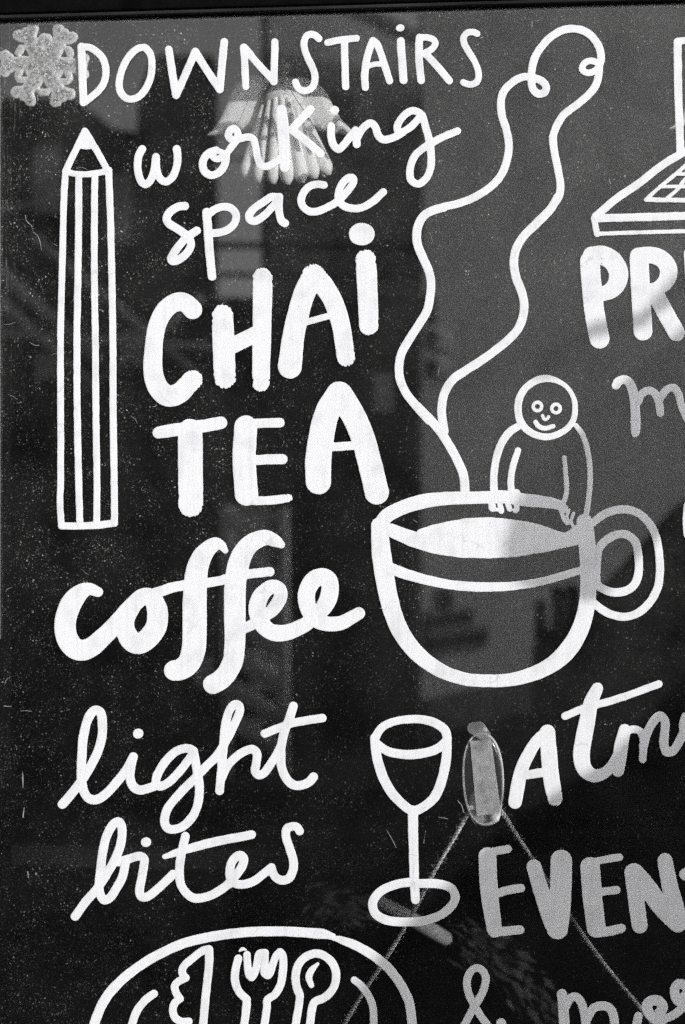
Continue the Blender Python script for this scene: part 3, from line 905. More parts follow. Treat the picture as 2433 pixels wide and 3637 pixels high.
wine = part('painted_wine_glass', win, 'white outline wine glass left of the clear hook')
painted('rim', [S(Rr,[(62,432,60),(110,360,56),(200,318,56),(340,302,58),(460,320,62),(545,375,64),(567,435,62)]), S(Rr,[(70,470,60),(150,525,62),(250,546,64),(330,548,64),(430,532,64),(510,500,62),(560,450,60)])], wine)
painted('bowl', [S(Rr,[(60,432,62),(75,560,68),(112,690,68),(170,800,68),(250,890,66),(325,940,64),(400,912,66),(480,840,68),(530,720,68),(558,580,66),(567,440,60)])], wine)
painted('stem', [S(Rr,[(325,940,72),(330,1150,66),(336,1400,64),(344,1560,60)])], wine)
painted('foot', [S(U,[(1090,580),(980,600),(880,650),(831,722),(850,800),(930,845),(1040,857),(1180,850),(1300,810),(1380,745),(1405,685),(1375,622),(1280,592),(1150,588)],62,closed=True)], wine)

plate_p = part('painted_plate', win, 'white outline plate at the bottom edge, its right side shaded grey')
painted('plate_rim', [S(T,[(250,1620),(265,1568),(310,1450),(380,1340),(480,1240),(600,1150),(740,1070),(900,1002),(1080,960),(1300,930),(1568,922),(1720,930),(1850,940),(1935,950,20)],68)], plate_p)
painted('plate_rim', [S(U,[(445,968,6),(540,968,26),(620,985,54),(740,1035,64),(860,1110,66),(950,1190,66),(1030,1300,66),(1085,1420,66),(1110,1620,64)])], plate_p)
painted('plate_curve', [S(T,[(680,1357),(620,1402),(560,1480),(520,1590)],56)], plate_p)
painted('plate_curve', [S(U,[(702,1262),(750,1300),(800,1370),(832,1450),(838,1600)],52)], plate_p)
kn = part('painted_knife', win, 'white outline knife with a scalloped edge on the plate')
painted('knife_back', [S(T,[(1062,1050,62),(1064,1150),(1042,1350),(1018,1620)],57)], kn)
painted('knife_edge', [S(T,[(1060,1046),(1010,1062),(950,1110),(892,1160),(876,1192),(884,1232),(902,1246)],54), S(T,[(902,1246),(850,1272),(824,1305),(835,1352),(860,1392)],54), S(T,[(858,1392),(825,1422),(811,1470),(825,1520),(870,1550),(922,1550)],54)], kn)
fk = part('painted_fork', win, 'white outline fork with wavy tines between knife and spoon')
painted('fork_side', [S(T,[(1266,1112),(1246,1200),(1245,1270),(1272,1342),(1326,1396)],56), S(T,[(1326,1420),(1318,1500),(1300,1620)],56), S(T,[(1275,1058,14),(1298,1045,28),(1322,1052,12)])], fk)
painted('fork_tines', [S(T,[(1328,1085),(1332,1160),(1342,1225),(1360,1243),(1385,1200),(1400,1130),(1412,1078),(1452,1070)],52), S(T,[(1455,1072),(1450,1150),(1450,1215),(1478,1228),(1508,1150),(1532,1090),(1560,1066)],52), S(U,[(185,1066),(203,1090),(208,1140),(205,1200),(190,1290),(150,1360),(98,1402),(95,1450),(70,1620)],55)], fk)
sp_ = part('painted_spoon', win, 'white outline spoon with a curved highlight right of the fork')
painted('spoon_bowl', [S(U,[(322,1365),(300,1300),(294,1230),(312,1160),(360,1103),(430,1076),(500,1096),(555,1152),(576,1225),(560,1310),(500,1380),(430,1412),(412,1442),(388,1620)],57), S(U,[(325,1375),(315,1450),(285,1620)],56)], sp_)
painted('spoon_highlight', [S(U,[(448,1150,24),(405,1195,46),(386,1245,48),(404,1298,40)])], sp_)

# scratches, lint and scuffs on the glass
def scr(pts, wpx, label=None):
    A_ = np.array([(x, y, (p[2] if len(p) > 2 else wpx) / 2 * 0.62) for p in pts for x, y in [p[:2]]], float)
    it = ('s', catmull(A_, 2.0) if len(A_) > 2 else A_, 0)
    return painted('scratch', [it], win, step=1.2, mat=M_DUST, rise=0.00003, base=0.00003, jitter=0.5)
scr([(90,765,2.5),(95,785,3),(112,803,3.5),(118,823,3),(134,838,4),(143,862,4),(148,890,3)], 3)
scr([(80,2740,3),(81,2760,7),(82,2800,3)], 5)
scr([(86,2868,4),(82,2902,6)], 5)
scr([(99,3096,7),(101,3118,4)], 5)
scr([(15,2507,4),(28,2509,3),(42,2508,3)], 3)
scr([(73,2525,2),(92,2524,3),(112,2526,3)], 3)
scr([(1625,2842,3),(1640,2862,4),(1647,2885,3)], 3)
scr([(1558,2902,2),(1590,2908,2.6)], 3)
scr([(1372,2945,1.5),(1392,2980,2),(1408,3012,1.5)], 2)
scr([(1512,2950,2.5),(1505,2995,2)], 3)
scr([(1890,74,3),(1890,95,5)], 4)
scr([(2163,634,3),(2168,652,6)], 5)
scr([(132,338,3),(136,358,4)], 3)

random.seed(21)
hairs = []
for _ in range(26):
    if random.random() < 0.6:
        x = random.uniform(5, 900) * random.uniform(.3, 1); y = random.uniform(350, 2700)
    else:
        x = random.uniform(300, 2400); y = random.uniform(110, 2900)
    a = random.uniform(0, math.pi); ln = random.uniform(6, 26)
    bnd = random.uniform(-.6, .6)
    w_ = random.uniform(0.6, 1.1)
    p1 = (x + math.cos(a) * ln, y + math.sin(a) * ln); p2 = (p1[0] + math.cos(a + bnd) * ln * .7, p1[1] + math.sin(a + bnd) * ln * .7)
    hairs.append(np.array([(x, y, w_ * .6), (*p1, w_), (*p2, w_ * .5)]))
bm = bmesh.new()
for h_ in hairs:
    A_ = catmull([tuple(q) for q in h_], 4.0)
    row = []
    for i, q in enumerate(A_):
        t_ = A_[min(i + 1, len(A_) - 1)][:2] - A_[max(i - 1, 0)][:2]
        n_ = np.array([-t_[1], t_[0]]) / max(np.hypot(*t_), 1e-6)
        va = P3(*(q[:2] + n_ * q[2]), -0.00004); vc = P3(*q[:2], -0.00004 - 0.00009); vb = P3(*(q[:2] - n_ * q[2]), -0.00004)
        row.append([bm.verts.new(va), bm.verts.new(vc), bm.verts.new(vb)])
    for r0, r1 in zip(row[:-1], row[1:]):
        for k in range(2):
            bm.faces.new((r0[k], r0[k + 1], r1[k + 1], r1[k]))
lint = finish('lint', bm, M_DUST, win)
lint['kind'] = 'stuff'

# ================================================================== THINGS ON AND BEHIND THE GLASS
# snowflake cling, inside face of the glass
def star(cx, cy):
    it = []
    c0_ = np.array([cx, cy])
    for k in range(6):
        a = R(60 * k + 2)
        u = np.array([math.cos(a), math.sin(a) * 0.95])
        it.append(('s', np.array([(cx, cy, 40), (*(c0_ + u * 90), 27), (*(c0_ + u * 130), 25)]), 0))
        for r0, ln, ww, an in ((58, 52, 21, 58), (110, 42, 22, 44)):
            p = c0_ + u * r0
            for s in (-1, 1):
                b = a + s * R(an)
                q = p + np.array([math.cos(b), math.sin(b) * 0.95]) * ln
                it.append(('s', np.array([(*p, ww), (*q, ww - 1)]), 0))
    it.append(('e', (cx, cy, 66, 62), 0))
    for k in range(6):
        a = R(60 * k + 32)
        c = c0_ + np.array([math.cos(a), math.sin(a) * 0.95]) * 80
        if k in (0, 2, 3, 5, 1):
            tri = [c + (13 + 3 * (k % 2)) * np.array([math.cos(R(-90 + 120 * j)), math.sin(R(-90 + 120 * j))]) for j in range(3)]
            it.append(('cut', ('p', np.array(tri), 0), 0))
    return it
SNOW_D = PT + 0.0035
flake = plate('snowflake_cling', star(158, 232), None, glitter_mat(), SNOW_D, 0.0012, step=2.0, dome=0.0016, dome_px=24.0, jitter=2.0, attr='inside')
tag(flake, 'translucent glittery snowflake stuck in the top left corner of the window', 'snowflake')

# clear stick-on hook with its strip, and the twine it carries
hk_loc = P3(1710, 2740, PT)
hook = tag(empty('adhesive_hook', hk_loc), 'clear plastic oval hook stuck to the window right of the wine glass', 'hook')
def ell(cx, cy, rx, ry, tilt, n=48, pw=2.3):
    out = []
    for k in range(n):
        a = 2 * math.pi * k / n
        x = rx * math.copysign(abs(math.cos(a)) ** (2 / pw), math.cos(a)); y = ry * math.copysign(abs(math.sin(a)) ** (2 / pw), math.sin(a))
        out.append((cx + x * math.cos(tilt) - y * math.sin(tilt), cy + x * math.sin(tilt) + y * math.cos(tilt)))
    return np.array(out)
M_CLEAR = clear_plastic('clear_plastic', 0.035)
M_RIM = clear_plastic('bright_rim', 0.85, 0.15, 0.95, 0.1)  # milky, so the edge of the clear plate reads bright
M_ARM = clear_plastic('milky_arm', 0.85, 0.06, 0.9, 0.2)
M_STRIP = clear_plastic('milky_strip', 0.42, 0.05, 0.85, 0.3, 0.4)
M_TAB = clear_plastic('clear_tab', 0.20, 0.05, 0.9, 0.3)
HD = PT + 0.0003
plate('tab', [('s', np.array([(1682,2586,22),(1700,2590,27),(1722,2614,22)]), 0)], hook, M_TAB, HD + 0.0006, 0.0005, step=2.0)
plate('strip', [('p', np.array([(1669,2632),(1744,2626),(1777,2868),(1764,2890),(1693,2897)]), 0)], hook, M_STRIP, HD + 0.0012, 0.0005, step=2.0, jitter=0.5)
plate('base_plate', [('p', ell(1716, 2767, 75, 166, -0.045), 0)], hook, M_CLEAR, HD + 0.0075, 0.0010, step=2.0, dome=0.0050, dome_px=16.0)
bm = bmesh.new()
rp_ = [P3(x, y, HD + 0.0035) for x, y in ell(1716, 2767, 70, 161, -0.045)]
bm_tube(bm, rp_ + rp_[:2], 0.00085, 8, False)  # ring added as the bright highlight along the plate's edge
finish('rim', bm, M_RIM, hook, True)
plate('hook_arm', [('p', ell(1722, 2866, 56, 64, -0.05, pw=3.0), 0)], hook, M_ARM, HD + 0.0120, 0.0016, step=2.0, dome=0.0022, dome_px=26.0)
for p, r in (((1676, 2868), 0.0022), ((1758, 2902), 0.0030), ((1722, 2592), 0.0017)):  # white beads put in as bright highlights on the clear plastic
    bm = bmesh.new()
    mtx = Matrix.Translation(P3(p[0], p[1], HD + 0.0042)) @ Matrix.Diagonal((1.3, 0.7, 1.0 if r < 0.003 else 1.5, 1))
    bmesh.ops.create_icosphere(bm, subdivisions=2, radius=r, matrix=mtx)
    finish('highlight_bead', bm, M_WHITE, hook, True)

def twine_path(pts, per=14):
    A_ = catmull([(x, y, z) for x, y, z in pts], 10.0)
    return [P3(x, y, z) for x, y, z in A_]
def twist(bm, path, r, turns_per_m=170, strands=2):
    s = 0.0
    tr = [[] for _ in range(strands)]
    for i, p in enumerate(path):
        t = (path[min(i + 1, len(path) - 1)] - path[max(i - 1, 0)]).normalized()
        a = t.cross(Vector((0, 1, 0))).normalized(); b = t.cross(a).normalized()
        if i:
            s += (path[i] - path[i - 1]).length
        for k in range(strands):
            ph = 2 * math.pi * (s * turns_per_m + k / strands)
            tr[k].append(p + (a * math.cos(ph) + b * math.sin(ph)) * r * 0.62 * (1 + 0.2 * math.sin(s * 90)))
    for k in range(strands):
        bm_tube(bm, tr[k], [r * 0.52 * (1 + 0.22 * math.sin(j * 1.7 + k) + 0.15 * math.sin(j * 0.23 + 2 * k)) for j in range(len(tr[k]))], 7)
def fuzz(bm, path, n, ln, rr):
    for _ in range(n):
        i = random.randrange(1, len(path) - 1)
        p = path[i] + Vector((random.uniform(-1, 1), random.uniform(-.5, .5), random.uniform(-1, 1))) * 0.0012
        t = (path[i + 1] - path[i - 1]).normalized()
        d1 = (t * random.uniform(-1, 1) + Vector((random.uniform(-1, 1), random.uniform(-.4, .4), random.uniform(-1, 1))) * 0.7).normalized()
        d2 = (d1 + Vector((random.uniform(-1, 1), 0, random.uniform(-1, 1))) * 0.6).normalized()
        l = ln * random.uniform(0.3, 1)
        bm_tube(bm, [p, p + d1 * l, p + d1 * l + d2 * l * 0.7], [rr, rr * .9, rr * .5], 4)
TW = HD + 0.010
def dense(path, k=3):
    out = []
    for a, b in zip(path[:-1], path[1:]):
        out += [a.lerp(b, j / k) for j in range(k)]
    return out + [path[-1]]
twine = tag(empty('twine_cord', P3(1710, 2880, TW)), 'fuzzy pale twine hung over the clear hook, both ends running down', 'twine')
lp = dense(twine_path([(1715,2872,TW),(1690,2874,TW),(1668,2882,TW+.001),(1605,2990,TW+.004),(1540,3100,TW+.008),(1490,3195,TW+.012),(1440,3290,TW+.018),(1370,3405,TW+.026),(1300,3510,TW+.034),(1215,3650,TW+.045),(1180,3720,TW+.05)]))
bm = bmesh.new(); twist(bm, lp, 0.0017); fuzz(bm, lp, 420, 0.0036, 0.00009)
finish('cord_end', bm, M_TWINE, twine, True)
rp = dense(twine_path([(1716,2872,TW),(1745,2870,TW),(1778,2880,TW+.001),(1830,2958,TW+.003),(1890,3048,TW+.007),(1960,3155,TW+.014),(2040,3275,TW+.022),(2120,3390,TW+.032),(2200,3490,TW+.042),(2290,3600,TW+.054),(2340,3680,TW+.06)]))
bm = bmesh.new(); twist(bm, rp, 0.0016); fuzz(bm, rp, 420, 0.0034, 0.00009)
finish('cord_end', bm, M_TWINE, twine, True)

# hanging white winged figure behind the glass, and a second one cut by the right edge
AD = 0.100
ang_loc = P3(1000, 60, AD)
angel = tag(empty('hanging_ornament', ang_loc), 'white winged figure with fluted skirt hanging behind the word working', 'ornament', 'white winged figures hanging in the window')
def apart(name, bm, mat, smooth=True):
    o = finish(name, bm, mat, None, smooth)
    o.parent = angel
    o.matrix_parent_inverse = Matrix.Translation(ang_loc).inverted()
    return o
def awing(name, pts, d, dome):
    o = plate(name, [('p', catmull([(x, y) for x, y in pts], 5.0, True), 0)], None, M_WHITE, d, 0.003, step=4.0, dome=dome, dome_px=40.0)
    o.parent = angel
    o.matrix_parent_inverse = Matrix.Translation(ang_loc).inverted()
awing('wing', [(733,487),(752,470),(778,432),(800,385),(815,345),(838,305),(880,278),(930,268),(985,282),(1000,330),(960,400),(930,462),(897,468),(880,463),(862,470),(845,464),(822,474),(800,468),(775,482)], AD + 0.016, 0.006)
awing('wing', [(1000,300),(1040,280),(1090,282),(1135,305),(1163,335),(1185,380),(1215,430),(1250,468),(1236,483),(1208,474),(1186,480),(1166,468),(1146,470),(1125,462),(1095,455),(1060,440),(1020,400)], AD + 0.014, 0.008)
bm = bmesh.new()
bmesh.ops.create_uvsphere(bm, u_segments=24, v_segments=16, radius=0.0105, matrix=Matrix.Translation(P3(1000, 222, AD + 0.018)))
apart('head', bm, M_WHITE)
bm = bmesh.new()
bm_tube(bm, [P3(996, 268, AD + .018), P3(998, 300, AD + .016), P3(1002, 345, AD + .012), P3(1008, 380, AD + .008)], [0.006, 0.011, 0.017, 0.019], 20)
apart('shoulders', bm, M_WHITE)
skirt_top = [(943,352),(960,346),(979,342),(1000,342),(1022,348),(1044,358),(1064,370)]
skirt_end = [(868,634),(917,648),(968,654),(1021,656),(1073,650),(1118,636),(1168,622)]
for i, (a, b) in enumerate(zip(skirt_top, skirt_end)):
    ph = (i - 3) / 3.0 * R(80)
    d0 = AD - 0.008 * math.cos(ph) + 0.004
    d1 = AD - 0.017 * math.cos(ph) + 0.006
    n = 16
    pts, rad = [], []
    for k in range(n + 1):
        t = k / n
        x = a[0] + (b[0] - a[0]) * t; y = a[1] + (b[1] - a[1]) * t
        pts.append(P3(x, y - (25 * 0 ), d0 + (d1 - d0) * t))
        rr = 0.0026 + (0.0068 - 0.0026) * t ** 0.9
        if k == n:
            rr *= 0.35
        elif k == n - 1:
            rr *= 0.80
        rad.append(rr)
    bm = bmesh.new()
    bm_tube(bm, pts, rad, 16)
    apart('skirt_fold', bm, M_WHITE)
for i in range(5):                                                    # folds at the back
    ph = R(110 + i * 35)
    a = P3(1003, 350, AD + 0.016); b = P3(1020, 625, AD + 0.03)
    bm = bmesh.new()
    pa = a + Vector((math.sin(ph) * 0.010, -math.cos(ph) * 0.006, 0)); pb = b + Vector((math.sin(ph) * 0.034, -math.cos(ph) * 0.018, 0))
    bm_tube(bm, [pa.lerp(pb, k / 8) for k in range(9)], [0.0024 + 0.0038 * k / 8 for k in range(8)] + [0.002], 12)
    apart('skirt_fold', bm, M_WHITE)
bm = bmesh.new()
bm_tube(bm, [P3(953, 302, AD - .012), P3(930, 370, AD - .014), P3(897, 460, AD - .018)], 0.00028, 6)
bm_tube(bm, [P3(1025, 305, AD - .012), P3(1050, 350, AD - .014), P3(1082, 395, AD - .016)], 0.00028, 6)
apart('wire', bm, M_WIRE)
bm = bmesh.new()
bm_tube(bm, [P3(1000, 180, AD + .018), P3(998, 60, AD + .018), P3(996, -250, AD + .018)], 0.00035, 6)
bm_tube(bm, [P3(1000, 180, AD + .018) + Vector((0.004 * math.cos(a), 0, 0.004 + 0.004 * math.sin(a))) for a in [k * math.pi / 8 for k in range(17)]], 0.0004, 6)
apart('hanging_thread', bm, M_WIRE)
off = P3(2348, 465, AD + .03) - P3(733, 487, AD + .03)
ang2 = angel.copy(); COL.objects.link(ang2)
ang2.location = ang_loc + off
ang2['label'] = 'white wing tip of a second hanging figure behind the painted laptop'
for ch in list(angel.children):
    c_ = ch.copy(); COL.objects.link(c_); c_.parent = ang2
    c_.matrix_parent_inverse = ch.matrix_parent_inverse

# stick and dried spray low in the window, inside
stk = tag(empty('stick', P3(1470, 3270, 0.30)), 'blurred grey stick lying behind the foot of the wine glass', 'stick')
bm = bmesh.new()
bm_tube(bm, [P3(1310, 3185, .29), P3(1330, 3195, .29), P3(1400, 3230, .295), P3(1480, 3275, .30), P3(1560, 3320, .305), P3(1590, 3337, .307), P3(1600, 3343, .308)], [0.002, 0.006, 0.0066, 0.0072, 0.0074, 0.0066, 0.003], 14)
finish('shaft', bm, M_STICK, stk, True)

def spray(label, path, n, spread, ln, seed, cat='garland'):
    random.seed(seed)
    root = tag(empty('dried_garland', P3(*path[0])), label, cat)
    pts = [P3(x, y, z) for x, y, z in catmull(path, 15.0)]
    bm = bmesh.new(); bm_tube(bm, pts, 0.0012, 6)
    finish('stem', bm, M_LEAFDRY, root, True)
    bm = bmesh.new()
    for _ in range(n):
        i = random.randrange(len(pts) - 1)
        t = (pts[i + 1] - pts[i]).normalized()
        p = pts[i] + Vector((random.gauss(0, spread), random.gauss(0, spread * .6), random.gauss(0, spread)))
        d1 = (t + Vector((random.uniform(-1, 1), random.uniform(-1, 1), random.uniform(-1, 1))) * 0.45).normalized()
        nrm = d1.cross(Vector((random.uniform(-1, 1), random.uniform(-1, 1), random.uniform(-1, 1)))).normalized()
        l = ln * random.uniform(.5, 1.2); wd = l * 0.16
        vs = [bm.verts.new(q) for q in (p, p + d1 * l * .4 + nrm * wd, p + d1 * l, p + d1 * l * .4 - nrm * wd)]
        bm.faces.new(vs)
    lf = finish('leaves', bm, M_LEAFDRY, root)
    lf['kind'] = 'stuff'
spray('dim dried garland slanting down behind the ampersand', [(1600,3300,.42),(1750,3400,.42),(1880,3520,.42),(1990,3680,.42)], 200, 0.011, 0.024, 3)
spray('dim dried garland above the top of the plate', [(1080,3260,.42),(1180,3215,.42),(1320,3250,.42)], 110, 0.011, 0.022, 4)

# ================================================================== THE ROOM BEHIND
def struct(name, mat, *a):
    o = box(name, mat, None, *a)
    o['kind'] = 'structure'
    return o
struct('back_wall', M_ROOM, -3.0, 3.0, 4.0, 4.1, 0.0, 3.0)
struct('side_wall', M_ROOM, -3.1, -3.0, 0.05, 4.1, 0.0, 3.0)
struct('side_wall', M_ROOM, 3.0, 3.1, 0.05, 4.1, 0.0, 3.0)
struct('ceiling', M_ROOM, -3.1, 3.1, 0.05, 4.1, 3.0, 3.1)
struct('floor', M_FLOOR, -3.1, 3.1, 0.05, 4.1, -0.02, 0.0)
# shopfront wall round the window
struct('shop_wall', M_SHOP, -3.2, xl - 0.131, -0.02, 0.05, 0.0, 3.1)
struct('shop_wall', M_SHOP, WX1 + 0.131, 3.2, -0.02, 0.05, 0.0, 3.1)
struct('shop_wall', M_SHOP, xl - 0.131, WX1 + 0.131, -0.02, 0.05, zat(27) + 0.162, 3.1)
struct('shop_wall', M_SHOP, xl - 0.131, WX1 + 0.131, -0.02, 0.05, 0.0, 0.658)
tb = tag(empty('counter', (0.3, 0.9, 0.0)), 'dark counter edge deep in the room behind EVEN', 'counter')
c0 = P3(1300, 3000, 0.9)
M_TABLE = plain('counter_top', 0.016, 0.8, 20, 0.3, 0.0, 0.03)
box('counter_top', M_TABLE, tb, -1.2, 1.6, 0.86, 1.40, c0.z - 0.03, c0.z)
box('counter_front', M_ROOM, tb, -1.15, 1.55, 0.90, 1.36, 0.002, c0.z - 0.0301)

# ================================================================== WHAT CASTS THE SHADE: unseen plates and a bar added out to the right, cut to the shadow outlines
SX = 0.80
def cast(px, py, x=SX):
    gx_, gz_ = glass_xz(px, py)
    t = (x - gx_) / SUN.x
    return (SUN.y * t, gz_ + SUN.z * t)
def side_plate(name, poly, parent, mat, th=0.012, x=SX):
    bm = bmesh.new()
    yz = [cast(px, py, x) for px, py in poly]
    f = [bm.verts.new((x, y, z)) for y, z in yz]; b = [bm.verts.new((x + th, y, z)) for y, z in yz]
    bm.faces.new(f); bm.faces.new(b[::-1])
    for i in range(len(f)):
        j = (i + 1) % len(f)
        bm.faces.new((f[j], f[i], b[i], b[j]))
    bmesh.ops.recalc_face_normals(bm, faces=bm.faces)
    bmesh.ops.triangulate(bm, faces=[q for q in bm.faces if len(q.verts) > 4])
    return finish(name, bm, mat, parent)
shade_caster = tag(empty('upper_shade_caster', (SX, -0.3, 1.9)), 'unseen dark plate and bar added to cast shade, beyond the right side of the window', 'shade_caster')  # unseen, added only for the upper shade on the glass
side_plate('shade_plate', [tuple(p) for p in catmull([(2700,880),(2440,1140),(2350,1225),(2200,1370),(2100,1480),(2040,1540),(1960,1610),(1885,1700),(1835,1790),(1800,1880),(1783,1960),(1805,2040),(1860,2090),(1960,2112),(2060,2135),(2110,2095),(2200,1990),(2270,1930),(2320,1862),(2433,1740),(2700,1440),(3000,1100)], 30.0, True)], shade_caster, M_SHOP)
bm = bmesh.new()
br = [Vector((SX, *cast(px, py))) for px, py in ((1925,1335),(1990,1245),(2110,1172),(2270,1140),(2345,1078),(2420,1000),(2560,860),(2800,640))]
bm_tube(bm, br, 0.0062, 12)  # added bar that throws the thin stripe of shade
finish('shade_bar', bm, M_METAL, shade_caster, True)
low_caster = tag(empty('lower_shade_caster', (SX, -0.4, 0.0)), 'unseen pale sheet added to cast shade, beyond the right side of the window', 'lower_shade_caster')  # unseen, added to shade the lower right of the glass
side_plate('shade_sheet', [(2800,2000),(2433,2400),(2345,2500),(2250,2602),(2120,2720),(1980,2805),(1840,2910),(1700,3020),(1600,3128),(1440,3280),(1335,3400),(1270,3500),(1195,3650),(1120,3850),(1100,4300),(2800,4300)], low_caster, M_CASTER)

# ================================================================== THE STREET, seen only as a reflection in the glass
struct('pavement', M_PAVE, -12.0, 12.0, -2.2, -0.021, -0.10, 0.0)
struct('road', M_ASPHALT, -60.0, 60.0, -6.6, -2.2, -0.30, -0.12)
struct('far_pavement', M_PAVE, -60.0, 60.0, -60.0, -6.6, -0.30, 0.0)

def fbld(name, label, mat, px0, px1, pytop, Y, depth=3.0, wins=(), wmat=None, trim=None):
    a = RX(px0, CY, Y); b = RX(px1, CY, Y); zt = RX((px0 + px1) / 2, pytop, Y).z
    root = tag(empty(name, ((a.x + b.x) / 2, -Y, 0)), label, 'building')
    box('wall', mat, root, a.x, b.x, -Y - depth, -Y, 0.001, zt)
    box('roof', M_SLATE, root, a.x - 0.1, b.x + 0.1, -Y - depth - 0.1, -Y + 0.08, zt + 0.001, zt + 0.09)
    for (x0, y0, x1, y1) in wins:
        p = RX(x0, y0, Y); q = RX(x1, y1, Y)
        fr_ = box('window', trim or M_SHOP, root, p.x - 0.04, q.x + 0.04, -Y - 0.02, -Y + 0.03, q.z - 0.05, p.z + 0.04)
        pn = box('pane', wmat or M_GLASSD, fr_, p.x, q.x, -Y + 0.031, -Y + 0.04, q.z, p.z)
        pn.matrix_parent_inverse = Matrix.Identity(4)
    return root
# low dark house in front, opposite and left
fbld('dark_house', 'low dark brick house reflected across the street', M_DARKB, -900, 1490, 1118, 8.0, 2.5,
     [(790,1790,965,2100),(130,1260,210,1350),(430,1180,520,1300),(0,2660,190,2880),(700,2330,760,2440),(890,2300,1010,2420),(1330,1330,1400,1460)], M_CURTAIN)
# tall dark house left behind it, its roofline broken by a gap
tp = RX(300, CY, 12.0)
tall = tag(empty('tall_house', (tp.x, tp.y, 0)), 'tall dark house reflected behind the low one', 'building')
bm = bmesh.new()
tl = [(-1500,345),(265,345),(330,400),(400,455),(485,470),(492,330),(530,225),(560,195),(752,195)]
pf = [RX(x, y, 12.0) for x, y in tl]
pf = [Vector((pf[0].x, -12.0, 0.001))] + pf + [Vector((pf[-1].x, -12.0, 0.001))]
fa = [bm.verts.new(p) for p in pf]; fb = [bm.verts.new(p - Vector((0, 0.35, 0))) for p in pf]
bm.faces.new(fa); bm.faces.new(fb[::-1])
for i in range(len(fa)):
    j = (i + 1) % len(fa)
    bm.faces.new((fa[j], fa[i], fb[i], fb[j]))
bmesh.ops.recalc_face_normals(bm, faces=bm.faces)
bmesh.ops.triangulate(bm, faces=[q for q in bm.faces if len(q.verts) > 4])
finish('wall', bm, M_DARKB, tall)
for x0, y0, x1, y1 in ((120,520,220,760),(380,620,470,860)):
    p = RX(x0, y0, 12.0); q = RX(x1, y1, 12.0)
    box('window', M_CURTAIN, tall, p.x, q.x, -12.02, -11.96, q.z, p.z)

def oblique(name, label, mat, px0, px1, Y, phi, h, depth=3.0, wins=()):
    """a house whose front is turned towards the sun; px0 is its near left corner"""
    a0 = RX(px0, CY, Y)
    root = tag(empty(name, (a0.x, a0.y, 0)), label, 'building')
    root.rotation_euler = (0, 0, -phi)
    t = Vector((math.cos(phi), -math.sin(phi)))
    nn = Vector((math.sin(phi), math.cos(phi)))
    cm = Vector((CAM.x, -CAM.y))                                     # mirrored eye
    def along(px):
        r = ray(px, CY); d2 = Vector((r.x, -r.y))
        k = (Vector((a0.x, a0.y)) - cm).dot(nn) / d2.dot(nn)
        p = cm + d2 * k
        return (p - Vector((a0.x, a0.y))).dot(t), k
    s1 = along(px1)[0]
    def lbox(nm, m_, par, x0, x1, y0, y1, z0, z1):
        o = box(nm, m_, None, x0, x1, y0, y1, z0, z1)
        o.parent = par
        return o
    def prism(nm, m_, pts, z0, z1):
        bm = bmesh.new()
        lo = [bm.verts.new((x, y, z0)) for x, y in pts]; hi = [bm.verts.new((x, y, z1)) for x, y in pts]
        bm.faces.new(lo[::-1]); bm.faces.new(hi)
        for i in range(len(pts)):
            j = (i + 1) % len(pts)
            bm.faces.new((lo[i], lo[j], hi[j], hi[i]))
        bmesh.ops.recalc_face_normals(bm, faces=bm.faces)
        o = finish(nm, bm, m_, None)
        o.parent = root
    bx = min(depth * 2.5, s1 * 0.9)                                  # the corner is sharp: the near side runs back along the street
    prism('wall', mat, [(bx, -depth), (s1, -depth), (s1, 0), (0, 0)], 0.001, h)
    prism('roof', M_SLATE, [(bx, -depth - .1), (s1 + .1, -depth - .1), (s1 + .1, 0.06), (0.0, 0.06)], h + .001, h + .12)
    lbox('plinth', M_DARKB, root, 0.01, s1, 0.001, 0.03, 0.002, 0.25)
    for x0, y0, x1, y1 in wins:
        (sa, ka), (sb, kb) = along(x0), along(x1)
        za = CAM.z - (y0 - CY) / FPX * ka; zb = CAM.z - (y1 - CY) / FPX * kb
        fr_ = lbox('window', M_SHOP, root, sa - .03, sb + .03, 0.001, 0.03, zb - .04, za + .03)
        lbox('pane', M_GLASSD, fr_, sa, sb, 0.031, 0.04, zb, za)
oblique('pale_house', 'pale rendered house reflected at the right', M_PALE, 1500, 3000, 8.4, R(60), 6.8, 3.0,
        [(1540,1185,1590,1225),(1540,1290,1590,1320),(1520,2190,1665,2204),(1520,2262,1715,2280),(1570,2105,1590,2160)])
oblique('grey_house', 'grey rendered tall house reflected beyond the low roof', M_PALE2, 940, 2100, 13.0, R(58), 6.9, 3.0, [(1180,330,1250,520)])
oblique('far_house', 'grey far house reflected at the top left', M_WHITEW, -2600, 500, 15.0, R(58), 8.0, 3.0)

# scaffold tubes across the gap
scf = tag(empty('scaffold', tuple(RX(900, CY, 11.0))[:2] + (0,)), 'scaffold tubes reflected across the gap of sky', 'scaffold')
for (xa, ya, xb, yb, rpx) in ((560,868,1560,880,12),(560,972,1560,985,10),(560,560,960,566,5)):
    bm = bmesh.new()
    bm_tube(bm, [RX(xa, ya, 11.0), RX(xb, yb, 11.0)], rpx * 12.1 / FPX, 10)
    finish('tube', bm, M_METAL, scf, True)
for xx in (940, 1500):
    bm = bmesh.new()
    p = RX(xx, 600, 11.0)
    bm_tube(bm, [Vector((p.x, p.y, 0.01)), Vector((p.x, p.y, 6.5))], 0.03, 10)
    finish('tube', bm, M_METAL, scf, True)

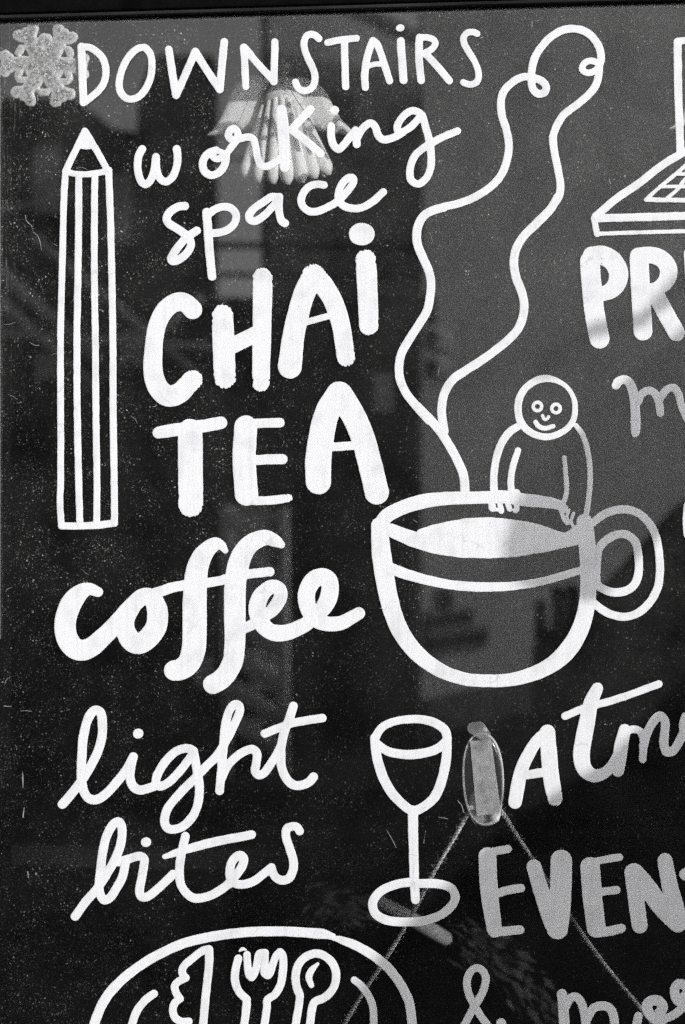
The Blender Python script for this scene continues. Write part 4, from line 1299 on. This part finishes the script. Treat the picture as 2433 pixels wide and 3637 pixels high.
for (xa, ya, xb, yb, rpx) in ((-60,905,360,1290,15),(-60,1010,330,1370,13),(120,840,700,1330,12),(300,1400,720,1050,10),(-60,1180,760,1235,9),(-60,760,300,690,9)):
    bm = bmesh.new()
    bm_tube(bm, [RX(xa, ya, 7.2), RX(xb, yb, 7.2)], rpx * 1.6 * 8.3 / FPX, 10)
    finish('brace', bm, M_PALETUBE, scf, True)

# braced mast with pale members, standing before the dark house
mast = tag(empty('lattice_mast', (RX(905, CY, 6.8).x, -6.8, 0)), 'lattice mast reflected between the words coffee and light', 'mast')
for xx in (805, 1005):
    bm = bmesh.new()
    p = RX(xx, 1800, 6.8)
    bm_tube(bm, [Vector((p.x, p.y, 0.01)), p], 0.032, 8)
    finish('upright', bm, M_PALETUBE, mast, True)
for k in range(7):
    ya = 1830 + k * 120
    bm = bmesh.new()
    bm_tube(bm, [RX(810, ya, 6.8), RX(1000, ya + 130, 6.8)], 0.044, 8)
    finish('brace', bm, M_PALETUBE, mast, True)
    bm = bmesh.new()
    bm_tube(bm, [RX(810, ya + 20, 6.83), RX(1000, ya + 5, 6.83)], 0.022, 8)
    finish('rung', bm, M_PALETUBE, mast, True)

# dark gabled house at the right, chimneys against the pale wall
gh = tag(empty('gabled_house', (RX(2200, CY, 6.0).x, -6.0, 0)), 'dark gabled house with chimneys reflected under the cup handle', 'building')
bm = bmesh.new()
gp = [RX(x, y, 6.0) for x, y in ((1908,2335),(1960,2262),(2075,2215),(2433,1815),(2640,1640),(2900,1900))]
gp = [Vector((gp[0].x, -6.0, 0.001))] + gp + [Vector((gp[-1].x, -6.0, 0.001))]
fa = [bm.verts.new(p) for p in gp]; fb = [bm.verts.new(p - Vector((0, .5, 0))) for p in gp]
bm.faces.new(fa); bm.faces.new(fb[::-1])
for i in range(len(fa)):
    j = (i + 1) % len(fa)
    bm.faces.new((fa[j], fa[i], fb[i], fb[j]))
bmesh.ops.recalc_face_normals(bm, faces=bm.faces)
bmesh.ops.triangulate(bm, faces=[q for q in bm.faces if len(q.verts) > 4])
finish('wall', bm, M_DARKB, gh)
for x0, y0, x1, y1 in ((1908,2140,1942,2330),(1972,2092,2006,2250),(2024,2086,2060,2225)):
    p = RX(x0, y0, 6.0); q = RX(x1, y1, 6.0)
    box('chimney', M_DARKB, gh, p.x, q.x, -6.3, -6.003, q.z - 0.05, p.z, 0.01)
